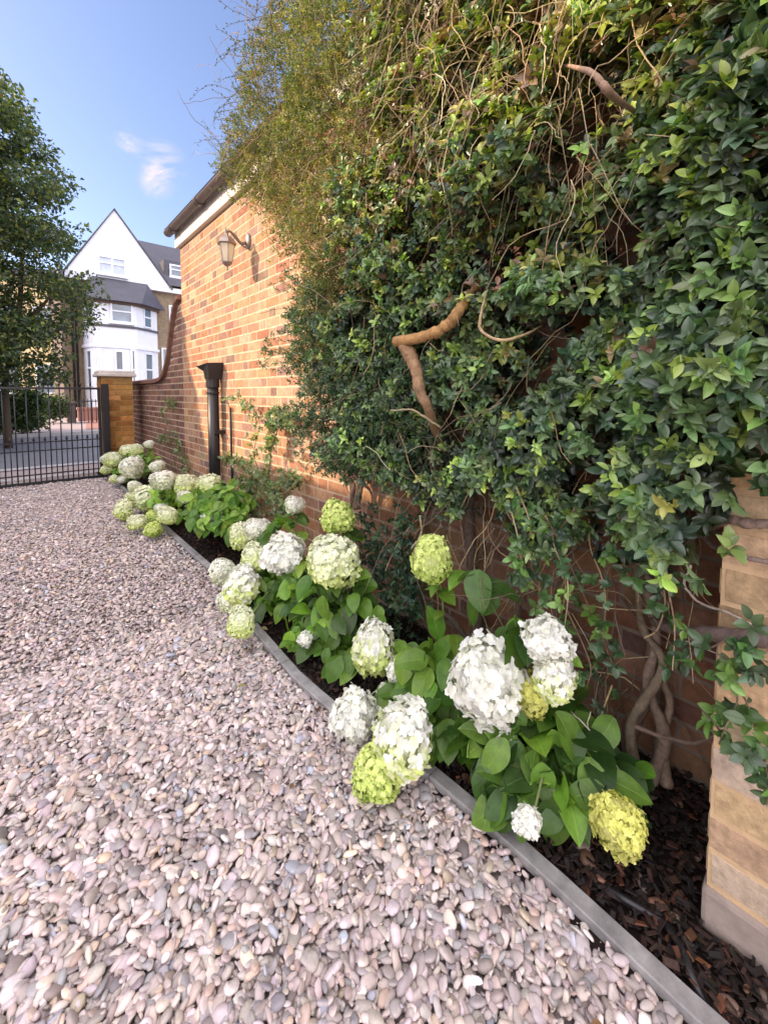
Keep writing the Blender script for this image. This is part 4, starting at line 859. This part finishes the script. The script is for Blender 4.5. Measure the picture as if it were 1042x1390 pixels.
# white gabled house
HY = 26.0
def H(x, y, Y=HY): p = oy(x, y, Y); return float(p[0]), float(p[2])
wh = empty('gabled_house', 'tall white gabled house with a three storey bay across the street', 'house')
pk = H(155, 285); gl = H(88, 358); grr = H(228, 388); gbl = H(88, 372); xl = H(112, 420)[0]; xr_ = H(262, 420)[0]
zg = H(215, 386)[1]
b = MB(); b.box((xl - .9, HY + .3, 0), (xr_ + 4, HY + 9, zg)); b.build('wall', M_yellow, wh)
b = MB(); b.poly([(gbl[0], zg - .1), (grr[0] + .1, zg - .1), pk, ], 'y', HY - .02, HY + .35); b.box((gbl[0], HY + .0, zg - .35), (xr_ + 4, HY + .32, zg - .098)); b.build('gable', M_white, wh)
b = MB(); e = .28
for s_, (ex, ez) in ((-1, (gbl[0] - .1, zg - .2)), (1, (grr[0] + .2, zg - .2))):
    b.add([(ex, HY - .12, ez), (pk[0], HY - .12, pk[1] + .02), (pk[0], HY - .12, pk[1] + .07), (ex + s_ * .06, HY - .12, ez + .02), (ex, HY + 2, ez), (pk[0], HY + 2, pk[1] + .02), (pk[0], HY + 2, pk[1] + .07), (ex + s_ * .06, HY + 2, ez + .02)],
          [(0, 1, 2, 3), (4, 7, 6, 5), (0, 4, 5, 1), (3, 2, 6, 7), (0, 3, 7, 4), (1, 5, 6, 2)])
# main roof to the right
r0, r1 = H(188, 326, HY + 4), H(300, 340, HY + 4)
b.add([(grr[0] - 2.2, HY + .2, zg + .1), (xr_ + 4, HY + .2, zg + .1), (xr_ + 4, HY + 4, r0[1]), (r0[0], HY + 4, r0[1]), (xr_ + 4, HY + 8, zg), (r0[0], HY + 8, zg)], [(0, 1, 2, 3), (3, 2, 4, 5), (1, 4, 2)])
b.build('roof', M_slate, wh)
def window(parent, x0, y0, x1, y1, Y, name='window', mull=1, glass=M_glass, trans=.5, cur=False):
    a, c2 = H(x0, y0, Y), H(x1, y1, Y); X0, X1, Z0, Z1 = a[0], c2[0], c2[1], a[1]; fw = .09
    b = MB(); b.box((X0, Y - .06, Z0), (X1, Y + .05, Z0 + fw)); b.box((X0, Y - .06, Z1 - fw), (X1, Y + .05, Z1)); b.box((X0, Y - .058, Z0 + fw), (X0 + fw, Y + .05, Z1 - fw)); b.box((X1 - fw, Y - .058, Z0 + fw), (X1, Y + .05, Z1 - fw))
    for k in range(1, mull): xm = X0 + (X1 - X0) * k / mull; b.box((xm - .04, Y - .055, Z0 + fw), (xm + .04, Y + .05, Z1 - fw))
    if trans: zm = Z0 + (Z1 - Z0) * trans; b.box((X0 + fw, Y - .052, zm - .04), (X1 - fw, Y + .048, zm + .03))
    b.box((X0 - .06, Y - .14, Z0 - .08), (X1 + .06, Y + .02, Z0 - .001))
    w = b.build(name, M_white, parent); g = MB(); g.box((X0 + fw, Y - .01, Z0 + fw), (X1 - fw, Y + .01, Z1 - fw)); g.build('pane', glass, w)
    return w
window(wh, 132, 345, 172, 377, HY - .05, mull=2, trans=.62, glass=M_curtain)
# dormer
a, c2 = H(228, 358, HY + 1.2), H(275, 384, HY + 1.2)
b = MB(); b.box((a[0] - .25, HY + 1.1, c2[1] - .3), (c2[0], HY + 4.5, a[1] + .2)); b.build('dormer', M_slate, wh); window(wh, 230, 358, 275, 383, HY + 1.05, mull=2, trans=.6)
# bay
BYc = HY - 1.1
bl, bc0, bc1, br = H(113, 450, HY)[0], H(127, 450, BYc)[0], H(186, 450, BYc)[0], H(213, 450, HY)[0]
def zl_(y, Y=BYc, x=160): return H(x, y, Y)[1]
def bay(name, z0, z1, mat, g=0.0):
    b = MB(); b.poly([(bl - g, HY + .3), (bl - g, HY - .1 - g), (bc0 - g * .5, BYc - g), (bc1 + g * .5, BYc - g), (br + g, HY - .1 - g), (br + g, HY + .3)], 'z', z0, z1); b.build(name, mat, wh)
zA, zB, zC = zl_(410), zl_(443), zl_(472)
bay('bay', 0, zA, M_white); bay('string_course', zB - .06, zB + .05, M_slate, .06); bay('string_course', zC - .02, zC + .12, M_white, .07); bay('cornice', zA - .12, zA, M_darkbrick, .12)
b = MB(); zt2 = zl_(380, HY); V = [(bl - .35, HY - .2, zA), (bc0 - .2, BYc - .4, zA), (bc1 + .2, BYc - .4, zA), (br + .45, HY - .2, zA), (bl + .5, HY, zt2), (bc0 + .3, HY - .05, zt2), (bc1 - .2, HY - .05, zt2), (br - .4, HY, zt2), (bl - .35, HY + .3, zA), (br + .45, HY + .3, zA)]
b.add(V, [(0, 1, 5, 4), (1, 2, 6, 5), (2, 3, 7, 6), (0, 4, 7, 3), (0, 3, 2, 1)]); b.build('bay_roof', M_slate, wh)
window(wh, 149, 405, 181, 440, BYc - .03, glass=M_glass); window(wh, 155, 475, 170, 520, BYc - .03, trans=.4, glass=M_glass2)
window(wh, 131, 472, 139, 520, BYc - .03, trans=.4, glass=M_glass2); window(wh, 177, 474, 186, 520, BYc - .03, trans=.4, glass=M_glass2)
# side windows of the bay: panels on the angled faces
def angled(p0, p1, f0, f1, z0, z1):
    p0, p1 = np.array(p0, float), np.array(p1, float); a = p0 + (p1 - p0) * f0; c_ = p0 + (p1 - p0) * f1; d = unit(p1 - p0); nrm = np.array([d[1], -d[0]])
    def q(u, z, o): v = a + (c_ - a) * u + nrm * o; return (v[0], v[1], z)
    b = MB()
    for (u0, u1, za, zb) in ((-.12, 0, z0 - .08, z1 + .08), (1, 1.12, z0 - .08, z1 + .08), (0, 1, z1, z1 + .08), (0, 1, z0 - .08, z0), (0, 1, (z0 + z1) / 2 - .04, (z0 + z1) / 2 + .04)):
        b.add([q(u0, za, .0), q(u1, za, 0), q(u1, zb, 0), q(u0, zb, 0), q(u0, za, .07), q(u1, za, .07), q(u1, zb, .07), q(u0, zb, .07)], [(0, 1, 2, 3), (4, 7, 6, 5), (0, 4, 5, 1), (1, 5, 6, 2), (2, 6, 7, 3), (3, 7, 4, 0)])
    w = b.build('window', M_white, wh); g = MB(); g.add([q(0, z0, .02), q(1, z0, .02), q(1, z1, .02), q(0, z1, .02)], [(0, 1, 2, 3)]); g.build('pane', M_glass2, w)
for z0, z1 in ((zl_(438), zl_(412)), (zl_(522), zl_(478))): angled((bc1, BYc), (br, HY - .1), .35, .65, z0, z1); angled((bl, HY - .1), (bc0, BYc), .4, .75, z0, z1)
window(wh, 229, 414, 243, 450, HY + .28, trans=0); window(wh, 219, 472, 232, 540, HY + .28, trans=0)
b = MB()
for x in (102, 107): p = H(x, 500); b.tube([(p[0], HY + .22, 0), (p[0], HY + .22, zg - .3)], .05, 8)
b.build('downpipe', M_black2, wh)
b = MB(); b.box((bl + .3, HY - 1.5, 0), (bc0 + 1.2, HY - 1.0, .9)); b.build('front_step', M_white, wh)
# dark flank house & cream building
dk = empty('brick_house', 'dark brick house flank left of the white gabled house', 'house')
a, c2 = H(90, 420), H(105, 420)
b = MB(); b.box((a[0] - .1, HY - .6, 0), (xl - .92, HY + 9, H(100, 392)[1])); b.build('wall', M_darkbrick, dk)
b = MB(); x0, x1, z0 = a[0] - .4, xl - .7, H(100, 392)[1]; b.add([(x0, HY - .9, z0), (x1, HY - .9, z0), (x1, HY + 9, z0), (x0, HY + 9, z0), ((x0 + x1) / 2, HY - .9, z0 + 1.0), ((x0 + x1) / 2, HY + 9, z0 + 1.0)], [(0, 1, 4), (2, 3, 5), (0, 4, 5, 3), (1, 2, 5, 4), (0, 3, 2, 1)]); b.build('roof', M_slate, dk)
cr = empty('cream_building', 'sunlit cream yellow building seen through the street tree', 'building')
b = MB(); ang = math.radians(-35); c0 = np.array([H(40, 500, 32)[0] - .5, 33.0]); ca, sa = math.cos(ang), math.sin(ang)
def CR(u, v, z): return (c0[0] + u * ca - v * sa, c0[1] + u * sa + v * ca, z)
def crbox(b, u0, u1, v0, v1, z0, z1): b.add([CR(u0, v0, z0), CR(u1, v0, z0), CR(u1, v1, z0), CR(u0, v1, z0), CR(u0, v0, z1), CR(u1, v0, z1), CR(u1, v1, z1), CR(u0, v1, z1)], [(0, 3, 2, 1), (4, 5, 6, 7), (0, 1, 5, 4), (1, 2, 6, 5), (2, 3, 7, 6), (3, 0, 4, 7)])
crbox(b, -6, 3.2, 0, 8, 0, 8.2); b.build('wall', M_cream, cr)
b = MB(); crbox(b, -6.3, 3.5, -.3, 8.3, 8.201, 8.5); b.build('roof', M_slate, cr)
for u in (-5, -3, -1, 1):
    for z in (1.2, 4.6): b = MB(); crbox(b, u, u + 1.1, -.05, .04, z, z + 1.8); w = b.build('window', M_white, cr); b = MB(); crbox(b, u + .1, u + 1.0, -.07, -.04, z + .1, z + 1.7); b.build('pane', M_glass2, w)
# front gardens
def P_(x, y, Y): return H(x, y, Y)
b = MB(); p0 = H(92, 560, 20)[0]; p1 = H(103, 560, 20)[0]; b.box((p0, 20, 0.05), (p1, 20.4, H(95, 548, 20)[1])); b.box((p0 - .05, 19.95, H(95, 548, 20)[1]), (p1 + .05, 20.45, H(95, 546, 20)[1])); tag(b.build('garden_pier', M_darkbrick), 'dark brick garden pier across the road', 'pier')
b = MB(); p0 = H(106, 560, 21)[0]; p1 = H(140, 560, 21)[0]; b.box((p0, 21, 0.05), (p1, 21.2, .55)); b.box((p0 - .03, 20.97, .55), (p1, 21.23, .64)); tag(b.build('front_wall', M_red), 'low red brick front wall before the white house', 'wall')
sheet('path', [(H(112, 590, 17)[0], 16), (H(140, 590, 17)[0] + .5, 16), (H(140, 565, 24)[0] + .3, 24), (H(118, 565, 24)[0], 24)], .09, M_red)
rl = empty('railing', 'short black iron railing beside the red path', 'railing')
for i in range(9):
    b = MB(); x = H(103, 560, 19.5)[0] + i * .13; b.tube([(x, 19.5, .07), (x, 19.5, 1.0)], .014, 6); b.build('railing_bar', M_black, rl)
b = MB(); x = H(103, 560, 19.5)[0]; b.box((x - .02, 19.48, .9), (x + 1.1, 19.52, .94)); b.build('rail', M_black, rl)

# ------------------------------------------------------------------ neighbours outside the left edge (they cast the evening shade)
nb = empty('neighbour_house', 'two part brick house left of the driveway outside the view', 'house')
def house_block(x0, x1, y0, y1, ze, rise):
    b = MB(); b.box((x0, y0, -.1), (x1, y1, ze)); b.build('wall', M_darkbrick, nb)
    b = MB(); xm = (x0 + x1) / 2; b.add([(x0 - .2, y0, ze + .001), (x1 + .2, y0, ze + .001), (x1 + .2, y1, ze + .001), (x0 - .2, y1, ze + .001), (xm, y0, ze + rise), (xm, y1, ze + rise)], [(0, 1, 4), (2, 3, 5), (0, 4, 5, 3), (1, 2, 5, 4), (0, 3, 2, 1)]); b.build('roof', M_slate, nb)
    for y in np.arange(y0 + 1, y1 - 1.2, 2.4):
        b = MB(); b.box((x1, y, 1.0), (x1 + .05, y + 1.1, 2.2)); w = b.build('window', M_white, nb); b = MB(); b.box((x1 + .051, y + .08, 1.08), (x1 + .06, y + 1.02, 2.12)); b.build('pane', M_glass2, w)
house_block(-9, -4, 2.0, 5.0, 4.9, .9); house_block(-9, -4.2, 5.002, 8.2, 3.9, .9)
for i, (x, y, h) in enumerate([(-4.3, 10.6, 9.2), (-4.8, 13.6, 9.6), (-4.6, 16.8, 9)]):
    t = empty('conifer', ['conical conifer nearest the gate left of the view', 'conical conifer in the middle of the roadside row', 'conical conifer farthest along the roadside row'][i], 'tree', 'conifers outside the left edge')
    b = MB(); b.tube([(x, y, -.05), (x, y, h * .9)], [.2, .04], 8, (.1, .07, .05)); b.build('trunk', M_bark, t)
    k = 9000; z = h * (.06 + .94 * rng.random(k) ** 1.25); r = np.minimum((h - z) * .40, 2.7) * rng.uniform(.55, 1, k); a = rng.random(k) * 2 * PI
    scatter_leaves('crown', np.stack([x + r * np.cos(a), y + r * np.sin(a), z], 1), np.stack([np.cos(a), np.sin(a), -.3 + 0 * a], 1), rng.normal(size=(k, 3)) + [0, 0, 1], np.full(k, .42), np.full(k, .22), pal([(.03, .06, .025), (.02, .045, .02)], k), M_tree, t, LT_S)

# ------------------------------------------------------------------ light
to_sun = unit(np.array([-.2, .12, .12])); el = math.asin(to_sun[2]); az = math.atan2(to_sun[0], to_sun[1])
sd = bpy.data.lights.new('sun', 'SUN'); sd.energy = 7.2; sd.angle = math.radians(.6); sd.color = (1, .77, .54)
so = bpy.data.objects.new('sun', sd); COL.objects.link(so); so.rotation_euler = Vector(-to_sun).to_track_quat('-Z', 'Y').to_euler(); so.location = (0, 0, 20)
W = bpy.data.worlds.new('World'); scene.world = W; W.use_nodes = True; nt = W.node_tree; nt.nodes.clear()
out = N(nt, 'ShaderNodeOutputWorld'); bg = N(nt, 'ShaderNodeBackground'); sky = N(nt, 'ShaderNodeTexSky'); sky.sky_type = 'NISHITA'; sky.sun_disc = False
sky.sun_elevation = el; sky.sun_rotation = az; sky.altitude = 50; sky.air_density = 1.0; sky.dust_density = 1.6; sky.ozone_density = 1.6
tc = N(nt, 'ShaderNodeTexCoord'); nz = noise(nt, 7, 9, .68, tc.outputs['Generated'], 1.2)
def cloud_mask(px, py, rad, sz=1.0):
    d = unit(ray(px, py)); vm = N(nt, 'ShaderNodeVectorMath', operation='DISTANCE'); nt.links.new(tc.outputs['Generated'], vm.inputs[0]); vm.inputs[1].default_value = d
    mr = N(nt, 'ShaderNodeMapRange', interpolation_type='SMOOTHSTEP'); nt.links.new(vm.outputs['Value'], mr.inputs[0]); mr.inputs[1].default_value = 0; mr.inputs[2].default_value = rad; mr.inputs[3].default_value = 1; mr.inputs[4].default_value = 0; return mr.outputs[0]
ad = N(nt, 'ShaderNodeMath', operation='ADD'); nt.links.new(cloud_mask(221, 222, .05), ad.inputs[0]); nt.links.new(cloud_mask(176, 192, .03), ad.inputs[1])
ad2 = N(nt, 'ShaderNodeMath', operation='ADD'); nt.links.new(ad.outputs[0], ad2.inputs[0]); nt.links.new(cloud_mask(212, 246, .04), ad2.inputs[1])
cm = N(nt, 'ShaderNodeMath', operation='MULTIPLY'); nt.links.new(ad2.outputs[0], cm.inputs[0]); nt.links.new(ramp(nt, nz.outputs[0], [(.45, 0.0), (.62, 1.0)]), cm.inputs[1])
cm.use_clamp = True
skc = mixrgb(nt, 'MULTIPLY', 1.0, sky.outputs[0], (2.05, 1.92, 2.12))
skyc = mixrgb(nt, 'MIX', cm.outputs[0], skc, (7.0, 6.3, 6.6))
# unseen bright clouds added behind and left of the view to lift the shade
nz2 = noise(nt, 2.2, 6, .6, tc.outputs['Generated'], .4)
dt = N(nt, 'ShaderNodeVectorMath', operation='DOT_PRODUCT'); nt.links.new(tc.outputs['Generated'], dt.inputs[0]); dt.inputs[1].default_value = unit(np.array([-.62, -.62, .45]))
m1 = N(nt, 'ShaderNodeMapRange', interpolation_type='SMOOTHSTEP'); nt.links.new(dt.outputs['Value'], m1.inputs[0]); m1.inputs[1].default_value = -.05; m1.inputs[2].default_value = .45; m1.inputs[3].default_value = 0; m1.inputs[4].default_value = 1
m2 = N(nt, 'ShaderNodeMath', operation='MULTIPLY'); nt.links.new(m1.outputs[0], m2.inputs[0]); nt.links.new(ramp(nt, nz2.outputs[0], [(.30, 0.25), (.55, 1.0)]), m2.inputs[1])
skyc = mixrgb(nt, 'MIX', m2.outputs[0], skyc, (24.5, 22.9, 24.0))
nt.links.new(skyc, bg.inputs[0]); bg.inputs[1].default_value = .15; nt.links.new(bg.outputs[0], out.inputs[0])
scene.view_settings.view_transform = 'Standard'; scene.view_settings.look = 'None'; scene.view_settings.exposure = 0
scene.render.engine = 'CYCLES'; scene.cycles.max_bounces = 6; scene.cycles.diffuse_bounces = 4; scene.cycles.transparent_max_bounces = 6
